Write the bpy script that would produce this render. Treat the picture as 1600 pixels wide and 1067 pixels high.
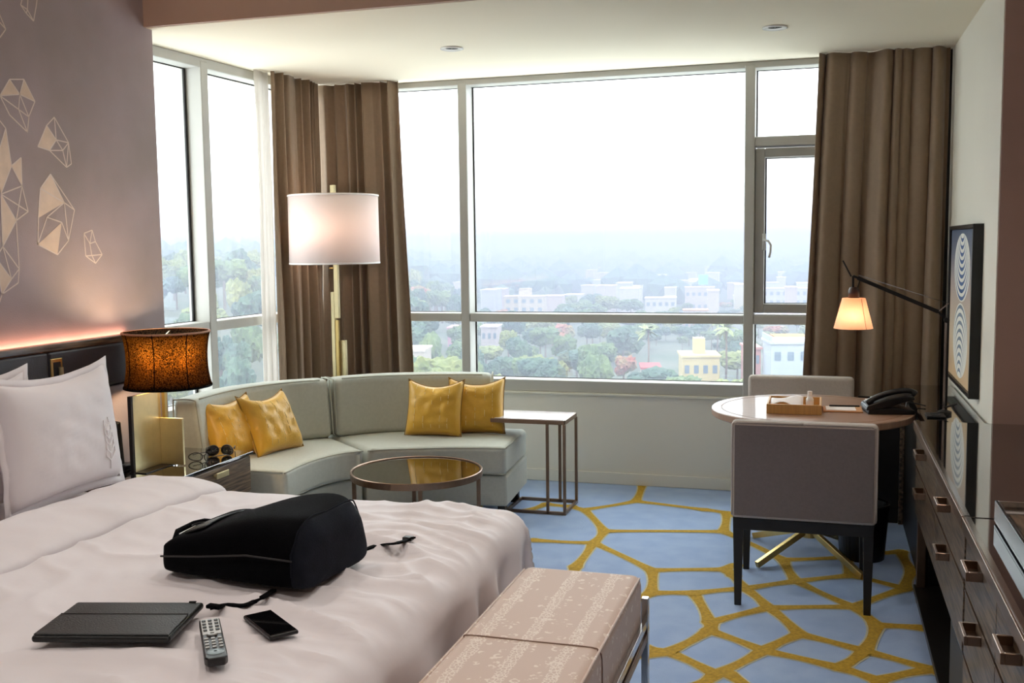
import bpy, bmesh, math, random
import numpy as np
from mathutils import Vector, Matrix, noise as mnoise

for o in list(bpy.data.objects): bpy.data.objects.remove(o)
scene = bpy.context.scene
COL = scene.collection
# ------------------------------------------------------------------ camera
CAMH = 1.55
F_PX = 1620.487
YAW, PITCH, ROLL = 0.29230, 0.092722, -0.012335
_cy, _sy, _cp, _sp = math.cos(YAW), math.sin(YAW), math.cos(PITCH), math.sin(PITCH)
_f = Vector((-_sy*_cp, _cy*_cp, -_sp)); _r0 = Vector((_cy, _sy, 0)); _u0 = _r0.cross(_f)
_r = math.cos(ROLL)*_r0 + math.sin(ROLL)*_u0
_u = -math.sin(ROLL)*_r0 + math.cos(ROLL)*_u0
cam_d = bpy.data.cameras.new('camera'); cam = bpy.data.objects.new('camera', cam_d); COL.objects.link(cam)
cam_d.sensor_width = 36.0; cam_d.lens = F_PX*36.0/1600.0; cam_d.clip_start = 0.05; cam_d.clip_end = 6000
m = Matrix((( _r.x, _u.x, -_f.x, 0), (_r.y, _u.y, -_f.y, 0), (_r.z, _u.z, -_f.z, CAMH), (0, 0, 0, 1)))
cam.matrix_world = m
scene.camera = cam
# ------------------------------------------------------------------ world, sun, exposure
SKY = 2.3
world = bpy.data.worlds.new('hazy_sky'); scene.world = world; world.use_nodes = True
bg = world.node_tree.nodes['Background']; bg.inputs[0].default_value = (0.96, 0.97, 1.0, 1); bg.inputs[1].default_value = SKY
sd = bpy.data.lights.new('hazy_sun', 'SUN'); sun = bpy.data.objects.new('hazy_sun', sd); COL.objects.link(sun)
sd.energy = 0.6; sd.angle = math.radians(12); sd.color = (1.0, 0.93, 0.82)
sun.rotation_euler = (math.radians(42), 0, math.radians(-25))       # high, from behind the hotel: reaches the town only
vs = scene.view_settings
vs.view_transform = 'Standard'; vs.look = 'None'; vs.gamma = 1.0; vs.use_curve_mapping = False; vs.exposure = 1.5
try:
    cy = scene.cycles; cy.diffuse_bounces = 8; cy.max_bounces = 16; cy.transparent_max_bounces = 24; cy.volume_bounces = 1
except Exception: pass

# pixel -> world helpers (a pixel gives a direction; the plane it lies on gives the distance)
def ray(x, y): return _f*F_PX + _r*(x-800.0) + _u*(533.5-y)
EYE = Vector((0, 0, CAMH))
def atz(x, y, z): d = ray(x, y); return EYE + d*((z-CAMH)/d.z)
def aty(x, y, Y): d = ray(x, y); return EYE + d*(Y/d.y)
def atx(x, y, X): d = ray(x, y); return EYE + d*(X/d.x)

# ------------------------------------------------------------------ materials
def lin(c): return tuple(((v/255)/12.92 if v/255 <= 0.04045 else ((v/255+0.055)/1.055)**2.4) for v in c)
def new_mat(name):
    mt = bpy.data.materials.new(name); mt.use_nodes = True
    nt = mt.node_tree; return mt, nt, nt.nodes['Principled BSDF']
def M(name, rgb, rough=0.6, metal=0.0, var=None, bump=None, rgb2=None, stretch=None, coat=0.0, sheen=0.0, spec=0.5, alpha=None):
    """procedural material: var=(noise scale, amount) mixes rgb with rgb2; bump=(scale, strength)"""
    mt, nt, b = new_mat(name); N = nt.nodes; L = nt.links
    c = lin(rgb); b.inputs['Base Color'].default_value = (*c, 1)
    b.inputs['Roughness'].default_value = rough; b.inputs['Metallic'].default_value = metal
    b.inputs['Specular IOR Level'].default_value = spec
    if coat: b.inputs['Coat Weight'].default_value = coat; b.inputs['Coat Roughness'].default_value = 0.05
    if sheen: b.inputs['Sheen Weight'].default_value = sheen; b.inputs['Sheen Roughness'].default_value = 0.4
    tc = N.new('ShaderNodeTexCoord'); src = tc.outputs['Object']
    if stretch:
        mp = N.new('ShaderNodeMapping'); mp.inputs['Scale'].default_value = stretch; L.new(src, mp.inputs[0]); src = mp.outputs[0]
    if var:
        n = N.new('ShaderNodeTexNoise'); n.inputs['Scale'].default_value = var[0]; n.inputs['Detail'].default_value = 5
        L.new(src, n.inputs['Vector'])
        mx = N.new('ShaderNodeMix'); mx.data_type = 'RGBA'
        c2 = lin(rgb2) if rgb2 else tuple(v*(1-var[1]) for v in c)
        mx.inputs['A'].default_value = (*c, 1); mx.inputs['B'].default_value = (*c2, 1)
        rp = N.new('ShaderNodeValToRGB'); rp.color_ramp.elements[0].position = 0.35; rp.color_ramp.elements[1].position = 0.65
        L.new(n.outputs['Fac'], rp.inputs[0]); L.new(rp.outputs['Color'], mx.inputs['Factor']); L.new(mx.outputs['Result'], b.inputs['Base Color'])
    if bump:
        n2 = N.new('ShaderNodeTexNoise'); n2.inputs['Scale'].default_value = bump[0]; n2.inputs['Detail'].default_value = 3
        L.new(src, n2.inputs['Vector']); bp = N.new('ShaderNodeBump'); bp.inputs['Strength'].default_value = bump[1]; bp.inputs['Distance'].default_value = 0.01
        L.new(n2.outputs['Fac'], bp.inputs['Height']); L.new(bp.outputs['Normal'], b.inputs['Normal'])
    return mt
def emit_mat(name, rgb, strength):
    mt, nt, b = new_mat(name); b.inputs['Base Color'].default_value = (*lin(rgb), 1)
    b.inputs['Emission Color'].default_value = (*lin(rgb), 1); b.inputs['Emission Strength'].default_value = strength
    return mt
def glass_mat(name, tint=(0.93, 0.97, 0.97), gloss=0.05):
    mt = bpy.data.materials.new(name); mt.use_nodes = True; nt = mt.node_tree; nt.nodes.clear()
    o = nt.nodes.new('ShaderNodeOutputMaterial'); t = nt.nodes.new('ShaderNodeBsdfTransparent'); g = nt.nodes.new('ShaderNodeBsdfGlossy')
    t.inputs[0].default_value = (*tint, 1); g.inputs['Roughness'].default_value = 0.0
    mx = nt.nodes.new('ShaderNodeMixShader'); mx.inputs[0].default_value = gloss
    nt.links.new(t.outputs[0], mx.inputs[1]); nt.links.new(g.outputs[0], mx.inputs[2]); nt.links.new(mx.outputs[0], o.inputs[0])
    return mt
def shade_mat(name, rgb, trans_rgb, trans=0.5, weave=None):
    """lamp shade fabric: diffuse + translucent, so the bulb inside makes it glow"""
    mt = bpy.data.materials.new(name); mt.use_nodes = True; nt = mt.node_tree; nt.nodes.clear(); N = nt.nodes; L = nt.links
    o = N.new('ShaderNodeOutputMaterial'); d = N.new('ShaderNodeBsdfDiffuse'); t = N.new('ShaderNodeBsdfTranslucent')
    d.inputs[0].default_value = (*lin(rgb), 1); t.inputs[0].default_value = (*lin(trans_rgb), 1)
    mx = N.new('ShaderNodeMixShader'); mx.inputs[0].default_value = trans
    L.new(d.outputs[0], mx.inputs[1]); L.new(t.outputs[0], mx.inputs[2]); L.new(mx.outputs[0], o.inputs[0])
    if weave:
        tc = N.new('ShaderNodeTexCoord'); n = N.new('ShaderNodeTexNoise'); n.inputs['Scale'].default_value = weave[0]; n.inputs['Detail'].default_value = 4
        rp = N.new('ShaderNodeValToRGB'); rp.color_ramp.elements[0].position = 0.38; rp.color_ramp.elements[1].position = 0.66
        rp.color_ramp.elements[1].color = (weave[1],)*3 + (1,)
        L.new(tc.outputs['Object'], n.inputs['Vector']); L.new(n.outputs['Fac'], rp.inputs[0]); L.new(rp.outputs['Color'], mx.inputs[0])
    return mt

mat = {}
mat['wallpaper'] = M('wallpaper', (164, 148, 150), 0.75, var=(2.2, .1), bump=(160, .12), rgb2=(150, 136, 134))
mat['wall_white'] = M('wall_white', (226, 222, 208), 0.8, var=(1.5, .03), bump=(60, .03))
mat['ceiling'] = M('ceiling', (234, 226, 205), 0.85, var=(1.2, .02))
mat['brown_wall'] = M('brown_wall', (180, 152, 140), 0.7, var=(3, .06), bump=(120, .05))
mat['frame'] = M('window_frame_grey', (182, 181, 174), 0.45, metal=0.0, var=(6, .03))
mat['gasket'] = M('gasket', (38, 36, 36), 0.6, var=(20, .2))
mat['carpet'] = M('carpet_blue', (168, 192, 228), 0.95, var=(9, .1), bump=(340, .5), sheen=0.3, rgb2=(154, 180, 222))
mat['carpet_gold'] = M('carpet_gold', (208, 166, 50), 0.95, var=(70, .3), bump=(340, .6))
mat['carpet_edge'] = M('carpet_edge', (206, 200, 168), 0.95, var=(60, .15), bump=(340, .4))
mat['curtain'] = M('curtain_taupe', (146, 124, 102), 0.65, var=(40, .08), bump=(320, .08), sheen=0.25)
mat['sheer'] = shade_mat('sheer_white', (225, 220, 214), (235, 232, 228), .5)
mat['sofa'] = M('sofa_sage', (184, 186, 174), 0.75, var=(60, .06), bump=(420, .15), sheen=0.2)
mat['piping'] = M('sofa_piping', (172, 172, 158), 0.75, var=(60, .05))
mat['black_wood'] = M('black_wood', (24, 21, 19), 0.4, var=(12, .3), stretch=(1, 1, 8))
mat['gold_satin'] = M('gold_satin', (220, 170, 54), 0.42, var=(5, .2), bump=(90, .12), sheen=0.4)
mat['thread'] = M('pale_thread', (232, 208, 140), 0.6, var=(50, .1))
mat['white_linen'] = M('white_linen', (234, 228, 230), 0.8, var=(3, .03), bump=(14, .12), sheen=0.15)
mat['white_thread'] = M('white_thread', (250, 248, 250), 0.6, var=(60, .04))
mat['headboard'] = M('charcoal_leather', (62, 60, 66), 0.5, var=(14, .15), bump=(150, .12))
mat['dark_wood'] = M('zebra_wood', (128, 106, 84), 0.36, var=(7, .5), rgb2=(46, 37, 31), stretch=(9, .9, 14), coat=0.2)
mat['bronze'] = M('bronze_metal', (138, 112, 92), 0.3, metal=0.9, var=(15, .12))
mat['brass'] = M('brass', (200, 174, 112), 0.28, metal=0.95, var=(20, .1))
mat['pale_brass'] = M('pale_brass', (216, 202, 158), 0.32, metal=0.85, var=(20, .08))
mat['chrome'] = M('chrome', (200, 198, 196), 0.15, metal=1.0, var=(20, .05))
mat['black_gloss'] = M('black_glass', (12, 12, 14), 0.03, var=(3, .1), coat=1.0, spec=0.8)
mat['black_plastic'] = M('black_plastic', (13, 13, 15), 0.35, var=(30, .2))
mat['black_fabric'] = M('black_fabric', (8, 9, 13), 0.85, var=(18, .3), bump=(260, .25), spec=.08)
mat['navy_fabric'] = M('navy_fabric', (26, 30, 40), 0.8, var=(18, .3), bump=(260, .25), spec=.15)
mat['black_leather'] = M('black_leather', (21, 23, 23), 0.38, var=(12, .25), bump=(220, .18))
mat['bench'] = None
mat['chair_fabric'] = M('chair_greige', (194, 184, 174), 0.9, var=(90, .08), bump=(480, .25), sheen=0.3)
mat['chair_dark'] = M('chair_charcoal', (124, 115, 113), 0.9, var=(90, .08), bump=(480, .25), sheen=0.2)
mat['desk_wood'] = M('desk_walnut', (168, 134, 112), 0.38, var=(5, .14), stretch=(2, 14, 1), coat=0.3)
mat['tray_wood'] = M('tray_oak', (206, 158, 92), 0.5, var=(9, .12), stretch=(12, 2, 1))
mat['paper'] = M('paper', (238, 230, 226), 0.8, var=(4, .03))
mat['clear_plastic'] = M('milky_plastic', (228, 226, 222), 0.25, var=(12, .04))
mat['silver_plastic'] = M('silver_plastic', (196, 196, 192), 0.35, var=(30, .06))
mat['motif_line'] = M('motif_line', (212, 194, 182), 0.5, var=(40, .06))
mat['motif_fill'] = M('motif_fill', (216, 190, 166), 0.5, var=(14, .14))
mat['glass'] = glass_mat('window_glass')
mat['white_marble'] = M('white_marble', (236, 226, 226), 0.12, var=(5, .06), coat=0.6)
mat['smoke_glass'] = M('smoked_mirror', (44, 36, 26), 0.04, metal=0.6, var=(4, .1), coat=1.0)

# ------------------------------------------------------------------ mesh helpers
def link(o, parent=None):
    COL.objects.link(o)
    if parent is not None: o.parent = parent
    return o
def obj(name, bm, material, parent=None, smooth=False, bevel=0.0, subsurf=0, segs=2, solid=0.0, auto=False):
    me = bpy.data.meshes.new(name)
    bmesh.ops.recalc_face_normals(bm, faces=bm.faces)
    bm.to_mesh(me); bm.free()
    if isinstance(material, (list, tuple)):
        for q in material: me.materials.append(q)
    else: me.materials.append(material)
    if smooth:
        for p in me.polygons: p.use_smooth = True
    o = bpy.data.objects.new(name, me); link(o, parent)
    if solid: md = o.modifiers.new('solid', 'SOLIDIFY'); md.thickness = solid; md.offset = 0
    if bevel:
        md = o.modifiers.new('bevel', 'BEVEL'); md.width = bevel; md.segments = segs; md.limit_method = 'ANGLE'
        if segs > 1:
            for p in me.polygons: p.use_smooth = True
            md.harden_normals = True
    if subsurf:
        md = o.modifiers.new('sub', 'SUBSURF'); md.levels = subsurf; md.render_levels = subsurf
    return o
def box(bm, x0, x1, y0, y1, z0, z1, mi=0, mtx=None):
    v = [bm.verts.new(p) for p in ((x0,y0,z0),(x1,y0,z0),(x1,y1,z0),(x0,y1,z0),(x0,y0,z1),(x1,y0,z1),(x1,y1,z1),(x0,y1,z1))]
    for f in ((0,3,2,1),(4,5,6,7),(0,1,5,4),(1,2,6,5),(2,3,7,6),(3,0,4,7)):
        bm.faces.new([v[i] for i in f]).material_index = mi
    if mtx is not None:
        for q in v: q.co = mtx @ q.co
    return v
def B(*a, **k): bm = bmesh.new(); box(bm, *a, **k); return bm
def cyl(bm, p0, p1, r0, r1=None, n=16, cap=True, mi=0):
    p0 = Vector(p0); p1 = Vector(p1); r1 = r0 if r1 is None else r1
    d = (p1-p0).normalized(); a = d.orthogonal().normalized(); b = d.cross(a)
    R0 = [bm.verts.new(p0 + (a*math.cos(2*math.pi*i/n) + b*math.sin(2*math.pi*i/n))*r0) for i in range(n)]
    R1 = [bm.verts.new(p1 + (a*math.cos(2*math.pi*i/n) + b*math.sin(2*math.pi*i/n))*r1) for i in range(n)]
    for i in range(n): bm.faces.new((R0[i], R0[(i+1)%n], R1[(i+1)%n], R1[i])).material_index = mi
    if cap: bm.faces.new(R0[::-1]).material_index = mi; bm.faces.new(R1).material_index = mi
def C(*a, **k): bm = bmesh.new(); cyl(bm, *a, **k); return bm
def bar(bm, p0, p1, w, h=None):
    """rectangular bar between two points"""
    p0 = Vector(p0); p1 = Vector(p1); h = w if h is None else h
    d = (p1-p0).normalized(); up = Vector((0,0,1)) if abs(d.z) < .9 else Vector((0,1,0))
    a = d.cross(up).normalized(); b = a.cross(d)
    vs_ = []
    for p in (p0, p1):
        for s, t in ((-1,-1),(1,-1),(1,1),(-1,1)): vs_.append(bm.verts.new(p + a*(s*w/2) + b*(t*h/2)))
    for f in ((0,1,2,3),(7,6,5,4),(0,4,5,1),(1,5,6,2),(2,6,7,3),(3,7,4,0)): bm.faces.new([vs_[i] for i in f])
def BAR(*a, **k): bm = bmesh.new(); bar(bm, *a, **k); return bm
def lathe(bm, prof, c=(0,0,0), n=32, a0=0.0, a1=2*math.pi, cap=False):
    full = abs(a1-a0-2*math.pi) < 1e-6
    k = n if full else n+1
    rings = []
    for r, z in prof:
        rings.append([bm.verts.new((c[0]+r*math.cos(a0+(a1-a0)*i/n), c[1]+r*math.sin(a0+(a1-a0)*i/n), c[2]+z)) for i in range(k)])
    for j in range(len(prof)-1):
        for i in range(n):
            i2 = (i+1) % k if full else i+1
            bm.faces.new((rings[j][i], rings[j][i2], rings[j+1][i2], rings[j+1][i]))
    if cap:
        bm.faces.new(rings[0][::-1]); bm.faces.new(rings[-1])
    return rings
def LATHE(*a, **k): bm = bmesh.new(); lathe(bm, *a, **k); return bm
def tube(bm, pts, r, n=8, cap=True):
    pts = [Vector(p) for p in pts]; rings = []
    a = None
    for i, p in enumerate(pts):
        d = (pts[min(i+1, len(pts)-1)] - pts[max(i-1, 0)]).normalized()
        if a is None: a = d.orthogonal().normalized()
        a = (a - d*a.dot(d)).normalized(); b = d.cross(a)
        rr = r[i] if isinstance(r, (list, tuple)) else r
        rings.append([bm.verts.new(p + (a*math.cos(2*math.pi*k/n) + b*math.sin(2*math.pi*k/n))*rr) for k in range(n)])
    for j in range(len(rings)-1):
        for k in range(n): bm.faces.new((rings[j][k], rings[j][(k+1)%n], rings[j+1][(k+1)%n], rings[j+1][k]))
    if cap: bm.faces.new(rings[0][::-1]); bm.faces.new(rings[-1])
def TUBE(*a, **k): bm = bmesh.new(); tube(bm, *a, **k); return bm
def prism(bm, poly, z0, z1, mi=0):
    a = [bm.verts.new((p[0], p[1], z0)) for p in poly]; b = [bm.verts.new((p[0], p[1], z1)) for p in poly]; n = len(poly)
    bm.faces.new(a[::-1]).material_index = mi; bm.faces.new(b).material_index = mi
    for i in range(n): bm.faces.new((a[i], a[(i+1)%n], b[(i+1)%n], b[i])).material_index = mi
def grid(fn, nu, nv):
    bm = bmesh.new(); vv = [[bm.verts.new(fn(i/nu, j/nv)) for j in range(nv+1)] for i in range(nu+1)]
    for i in range(nu):
        for j in range(nv): bm.faces.new((vv[i][j], vv[i+1][j], vv[i+1][j+1], vv[i][j+1]))
    return bm
def loft(bm, rings, closed=True, cap=True):
    R = [[bm.verts.new(p) for p in ring] for ring in rings]; n = len(R[0])
    for j in range(len(R)-1):
        for k in range(n if closed else n-1): bm.faces.new((R[j][k], R[j][(k+1)%n], R[j+1][(k+1)%n], R[j+1][k]))
    if cap: bm.faces.new(R[0][::-1]); bm.faces.new(R[-1])
def empty(name, loc=(0,0,0), rz=0.0):
    o = bpy.data.objects.new(name, None); link(o); o.location = loc; o.rotation_euler = (0, 0, rz); o.empty_display_size = .1; return o
def tag(o, label=None, cat=None, group=None, kind=None):
    if label: o['label'] = label
    if cat: o['category'] = cat
    if group: o['group'] = group
    if kind: o['kind'] = kind
    return o
def struct(name, bm, m_, label, parent=None, **k):
    o = obj(name, bm, m_, parent, **k); o['kind'] = 'structure'; o['label'] = label; return o
def nz(x, y, z=0.0): return mnoise.noise(Vector((x, y, z)))
def smooth01(t): t = max(0.0, min(1.0, t)); return t*t*(3-2*t)
def crom(pts, n):
    """Catmull-Rom resample to n+1 points"""
    P = [Vector(p) for p in pts]; out = []
    for i in range(n+1):
        t = i/n*(len(P)-1); k = min(int(t), len(P)-2); f = t-k
        a = P[k-1] if k > 0 else 2*P[0]-P[1]; b = P[k]; c = P[k+1]; d = P[k+2] if k+2 < len(P) else 2*P[-1]-P[-2]
        out.append(0.5*((2*b) + (c-a)*f + (2*a-5*b+4*c-d)*f*f + (3*b-a-3*c+d)*f**3))
    return out

# ================================================================== SETTING
YB = 6.51            # inner face of the window wall
CL = 2.63            # low ceiling
CH = 2.95            # high ceiling on the camera side
def xl(Y): return -3.445 + (Y-4.5)*0.0622       # inner face of the left window wall (slightly splayed)

floor = struct('floor', B(-3.75, 1.35, -2.3, 6.8, -.12, 0), mat['carpet'], 'blue carpet with a network of gold lines')
# gold network of the carpet, traced node by node on the floor plane
PX = dict(A=(1003.6,757),B=(993.5,783.6),C=(912.5,796.7),C2=(892,791.5),C3=(854,788),C4=(822,798),D=(944,830.2),E=(927,848.9),E2=(833.8,844.4),
 F=(899,886),F2=(880,930),G=(1018.5,891.6),H=(1135,801.6),H1=(1101.5,797),I=(1130,831),J0=(1223.8,874.9),H2=(1190,827),H3=(1262,815),
 K=(1017.3,927.4),L=(1132.3,890.5),Mm=(1163.9,920.3),N=(1083.4,927.4),O=(1109.3,973.4),O2=(1107.8,986.4),P=(1201.3,950.4),Q=(1043,1019.4),
 R=(1192.6,1017.4),S=(1250,992),T=(1350.8,1018),U=(1310.5,1043.9),V=(1117.9,1054),V1=(1085,1075),V2=(1138,1054),V3=(1180,1085),W=(1371,1064),X=(1454,1046.8),
 Y=(1333.5,949),Z=(1244.4,908.8),Z2=(1369.5,977.8),Z3=(1440,982),AA=(1414,920.3),CC=(1330,900),CC2=(1324,871),CC3=(1407.7,862.6),AA2=(1426,893),Q2=(1005,1012),Q3=(1003,1024),
 K2=(985,940),W2=(1378,1085),X2=(1470,1052))
G = {k: atz(v[0], v[1], 0.0) for k, v in PX.items()}
ED = 'A-B B-C C-C2 C2-C3 C3-C4 C-D D-E E-E2 E-F F-F2 E-G B-H1 H1-H H-I D-I I-J0 H-H2 H2-H3 G-K G-L L-I2 L-Mm K-N N-Mm N-O O-O2 O-P Mm-P O2-Q O2-R R-S P-S S-T R-U T-U R-V Q-V V-V1 V2-V3 V-V2 U-W W-X T-X P-Y Y-Z Y-Z2 Z2-T Z2-Z3 Y-AA Mm-Z Z-J0 Z-CC CC-CC2 CC2-J0 CC2-CC3 CC-AA AA-AA2 AA2-CC3 Q-Q2 Q-Q3 K-K2 W-W2 X-X2 L-J1'.split()
G['I2'] = atz(1150, 884, 0); G['J1'] = atz(1146, 900, 0)
edges = [(G[a.split('-')[0]], G[a.split('-')[1]]) for a in ED]
random.seed(5)          # where the photo shows no floor the same kind of net goes on
def hidden(p): return (p.x < -1.35 and p.y < 5.2) or p.y < 2.9 or (p.x > .4) or (p.x < -1.9)
HX = {}
for i in range(-9, 5):
    for j in range(-7, 20):
        HX[i, j] = Vector((i*.52 + (.13 if j % 2 else -.13)*(1 if i % 2 else -1) + random.uniform(-.06, .06), j*.36 + random.uniform(-.06, .06), 0))
for (i, j), p in HX.items():
    for q in ((i, j+1), (i+1, j)):
        if q in HX and (q[0] == i or (i+j) % 2 == 0):
            p2 = HX[q]
            if hidden(p) and hidden(p2) and -3.3 < p.x < 1.1 and -3.3 < p2.x < 1.1 and -2.2 < p.y < 6.4 and -2.2 < p2.y < 6.4: edges.append((p, p2))
def net(half, end, z, grow):
    bm = bmesh.new()
    for ei, (a, b) in enumerate(edges):
        zz_ = z + (ei % 8)*.00008
        d = b-a; Ln = d.length
        if Ln < .01: continue
        d.normalize(); n_ = Vector((-d.y, d.x, 0)); k = 10; prev = None
        for i in range(k+1):
            t = i/k; e = min(t, 1-t)*Ln
            wd = half + (end-half)*math.exp(-e/0.06) + grow
            p = a + (b-a)*t + n_*(.006*math.sin(t*math.pi*1.0))
            cur = (bm.verts.new((p.x+n_.x*wd, p.y+n_.y*wd, zz_)), bm.verts.new((p.x-n_.x*wd, p.y-n_.y*wd, zz_)))
            if prev: bm.faces.new((prev[0], prev[1], cur[1], cur[0]))
            prev = cur
    for pi, p in enumerate(sorted({(round(q.x, 3), round(q.y, 3)) for e in edges for q in e})):
        vs_ = [bm.verts.new((p[0]+(end+grow)*1.0*math.cos(i*math.pi/5), p[1]+(end+grow)*1.0*math.sin(i*math.pi/5), z+.0008+(pi % 9)*.00006)) for i in range(10)]
        bm.faces.new(vs_)
    return bm
o = obj('pale_line_edge', net(.019, .036, .0012, .008), mat['carpet_edge'], floor)
o = obj('gold_line_network', net(.019, .036, .0026, 0.0), mat['carpet_gold'], floor)

wall_left = struct('wall_left', B(-3.5, -3.2, -2.3, 4.52, 0, CH), mat['wallpaper'], 'mauve textured wallpaper wall with faceted crystal motifs')
struct('wall_front', B(-3.75, 1.35, -2.5, -2.3, 0, CH), mat['wall_white'], 'plain white wall behind the viewpoint')
struct('wall_alcove', B(1.15, 1.35, -2.3, 4.7, 0, CH), mat['brown_wall'], 'brown wall behind the long dresser')
struct('wall_return', B(.688, 1.149, 4.690, 4.699, 0, CL-.001), mat['brown_wall'], 'narrow brown wall face at the end of the dresser')
struct('wall_right', B(.685, 1.35, 4.70, 6.8, 0, CL), mat['wall_white'], 'white side wall carrying the framed picture')
struct('wall_back', B(-3.75, .70, YB, 6.78, 0, .585), mat['wall_white'], 'low cream wall under the wide window')
bm = bmesh.new(); prism(bm, [(xl(4.4)-.25, 4.4), (xl(4.4), 4.4), (xl(6.6), 6.6), (xl(6.6)-.25, 6.6)], 0, .585)
struct('wall_left_low', bm, mat['wall_white'], 'low cream wall under the side window')
struct('wall_left_end', B(-3.75, -3.501, 4.40, 4.52, 0, CH), mat['wallpaper'], 'end face of the wallpapered wall')
struct('baseboard_back', B(-3.3, .68, YB-.014, YB-.0005, .001, .078), mat['wall_white'], 'cream baseboard under the wide window', bevel=.004)
struct('baseboard_right', B(.671, .6845, 4.71, 6.49, .001, .078), mat['wall_white'], 'cream baseboard of the side wall', bevel=.004)
low = struct('ceiling_low', B(-3.8, 1.35, 4.475, 6.8, CL, CH), mat['ceiling'], 'low cream ceiling along the windows')
struct('trim_fascia', B(-3.2, 1.15, 4.455, 4.4745, CL+.002, CH), M('fascia_brown', (190, 166, 152), .7, var=(3, .05)), 'brown vertical face where the ceiling steps down')
struct('ceiling', B(-3.75, 1.35, -2.5, 4.8, CH, CH+.15), mat['ceiling'], 'higher cream ceiling over the bed')
struct('trim_sill', B(-3.3, .684, YB-.02, YB+.03, .578, .592), mat['wall_white'], 'thin pale sill strip below the wide window', bevel=.003)

# wallpaper motifs (flat print): (points in the photo, lines, filled faces)
def mot(org, s, pts, lines, fills): return ([(org[0]+p[0]/s, org[1]+p[1]/s) for p in pts], lines, fills)
cr = ((0, 100), 3.3333)
MOT = [
 mot(*cr, [(50,80),(125,80),(182,195),(150,275),(143,355),(50,265),(0,165),(103,158),(97,235)],
     [(0,1),(1,2),(2,3),(3,4),(4,5),(5,6),(6,0),(7,6),(7,2),(7,3),(7,8),(6,3),(8,4),(0,7),(1,7)], [(0,7,6),(1,2,7)]),
 mot(*cr, [(283,277),(243,320),(197,430),(258,450),(293,395),(357,410),(372,520),(347,538),(327,450)],
     [(0,1),(0,4),(0,5),(1,4),(1,2),(2,3),(3,4),(4,5),(5,6),(6,7),(7,3),(4,8),(8,5),(8,7),(3,8),(5,7)], [(1,4,3,2)]),
 mot(*cr, [(263,573),(210,648),(200,802),(335,722),(388,760),(357,920),(300,993),(197,940),(245,798),(322,825)],
     [(0,3),(0,4),(3,4),(4,5),(5,6),(6,7),(7,2),(8,9),(8,3),(3,5),(9,5),(8,7),(1,3),(0,1),(1,2)], [(0,3,2,1),(9,7,6)]),
 mot(*cr, [(437,882),(480,865),(497,925),(532,992),(498,1038),(447,1000),(468,935),(478,995)],
     [(0,1),(1,2),(2,3),(3,4),(4,5),(5,0),(0,6),(6,1),(5,3),(6,7),(6,2),(7,4)], []),
 mot(*cr, [(-20,270),(30,335),(60,530),(5,678),(-20,500),(110,487),(115,635),(147,768),(85,815),(15,950),(100,1067),(60,1120),(-20,1010),(-25,700),(10,1200),(-10,1270),(95,1140)],
     [(0,1),(1,2),(2,3),(1,4),(2,6),(6,3),(5,2),(5,6),(6,7),(7,8),(3,7),(8,6),(8,9),(3,8),(9,3),(8,10),(9,12),(9,10),(9,11),(10,11),(12,11),(11,14),(14,15),(10,16),(16,14),(12,14)], [(1,2,3,4),(5,6,2),(3,8,9),(11,14,12)]),
 mot((0,0), 6.667, [(240,-40),(215,50),(275,140),(350,220),(378,60),(390,-40),(285,100),(292,-40)],
     [(0,1),(1,2),(2,3),(3,4),(4,5),(1,6),(6,3),(6,7),(6,2),(0,7),(7,5)], []),
 mot((0,0), 6.667, [(-40,60),(0,160),(60,305),(0,390),(-60,440),(-30,200)], [(0,1),(1,2),(2,3),(3,4),(5,2),(5,0),(4,5)], []),
]
for k in (4, 6): MOT.append(([(-14-p[0], p[1]+3) for p in MOT[k][0]], MOT[k][1], MOT[k][2]))      # the print goes on beyond the frame
for pts, lines, fills in MOT:
    W3 = [atx(p[0], p[1], -3.1990) for p in pts]; bm = bmesh.new()
    for a, b in lines:
        p, q = W3[a], W3[b]; d = (q-p).normalized(); n_ = Vector((1, 0, 0)).cross(d)*.0026
        bm.faces.new([bm.verts.new(v) for v in (p+n_, p-n_, q-n_, q+n_)])
    for f in fills:
        fc = bm.faces.new([bm.verts.new(W3[i]-Vector((.0004, 0, 0))) for i in f]); fc.material_index = 1
    obj('crystal_motif', bm, [mat['motif_line'], mat['motif_fill']], wall_left)

# ---- windows
def part_box(name, parent, m_, x0, x1, y0, y1, z0, z1, bevel=.004): return obj(name, B(x0, x1, y0, y1, z0, z1), m_, parent, bevel=bevel, segs=1)
win = empty('window_1', (0, 0, 0)); tag(win, 'wide grey framed window in the end wall looking over the town', kind='structure')
GY = YB + .13
XS = [-3.36, -2.31, -2.25, -.47, -.41, .69]
part_box('head_rail', win, mat['frame'], -3.36, .69, YB, GY+.03, 2.592, CL)
part_box('bottom_rail', win, mat['frame'], -3.36, .69, YB, GY+.03, .592, .668)
for a, b in ((-2.31, -2.25), (-.47, -.41)): part_box('mullion', win, mat['frame'], a, b, YB-.004, GY+.03, .592, 2.61)
for a, b in ((-3.36, -2.31), (-2.25, -.47), (-.41, .69)): part_box('transom', win, mat['frame'], a, b, YB, GY+.03, 1.046, 1.102)
part_box('upper_transom', win, mat['frame'], -.41, .69, YB, GY+.03, 2.125, 2.183)
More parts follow.
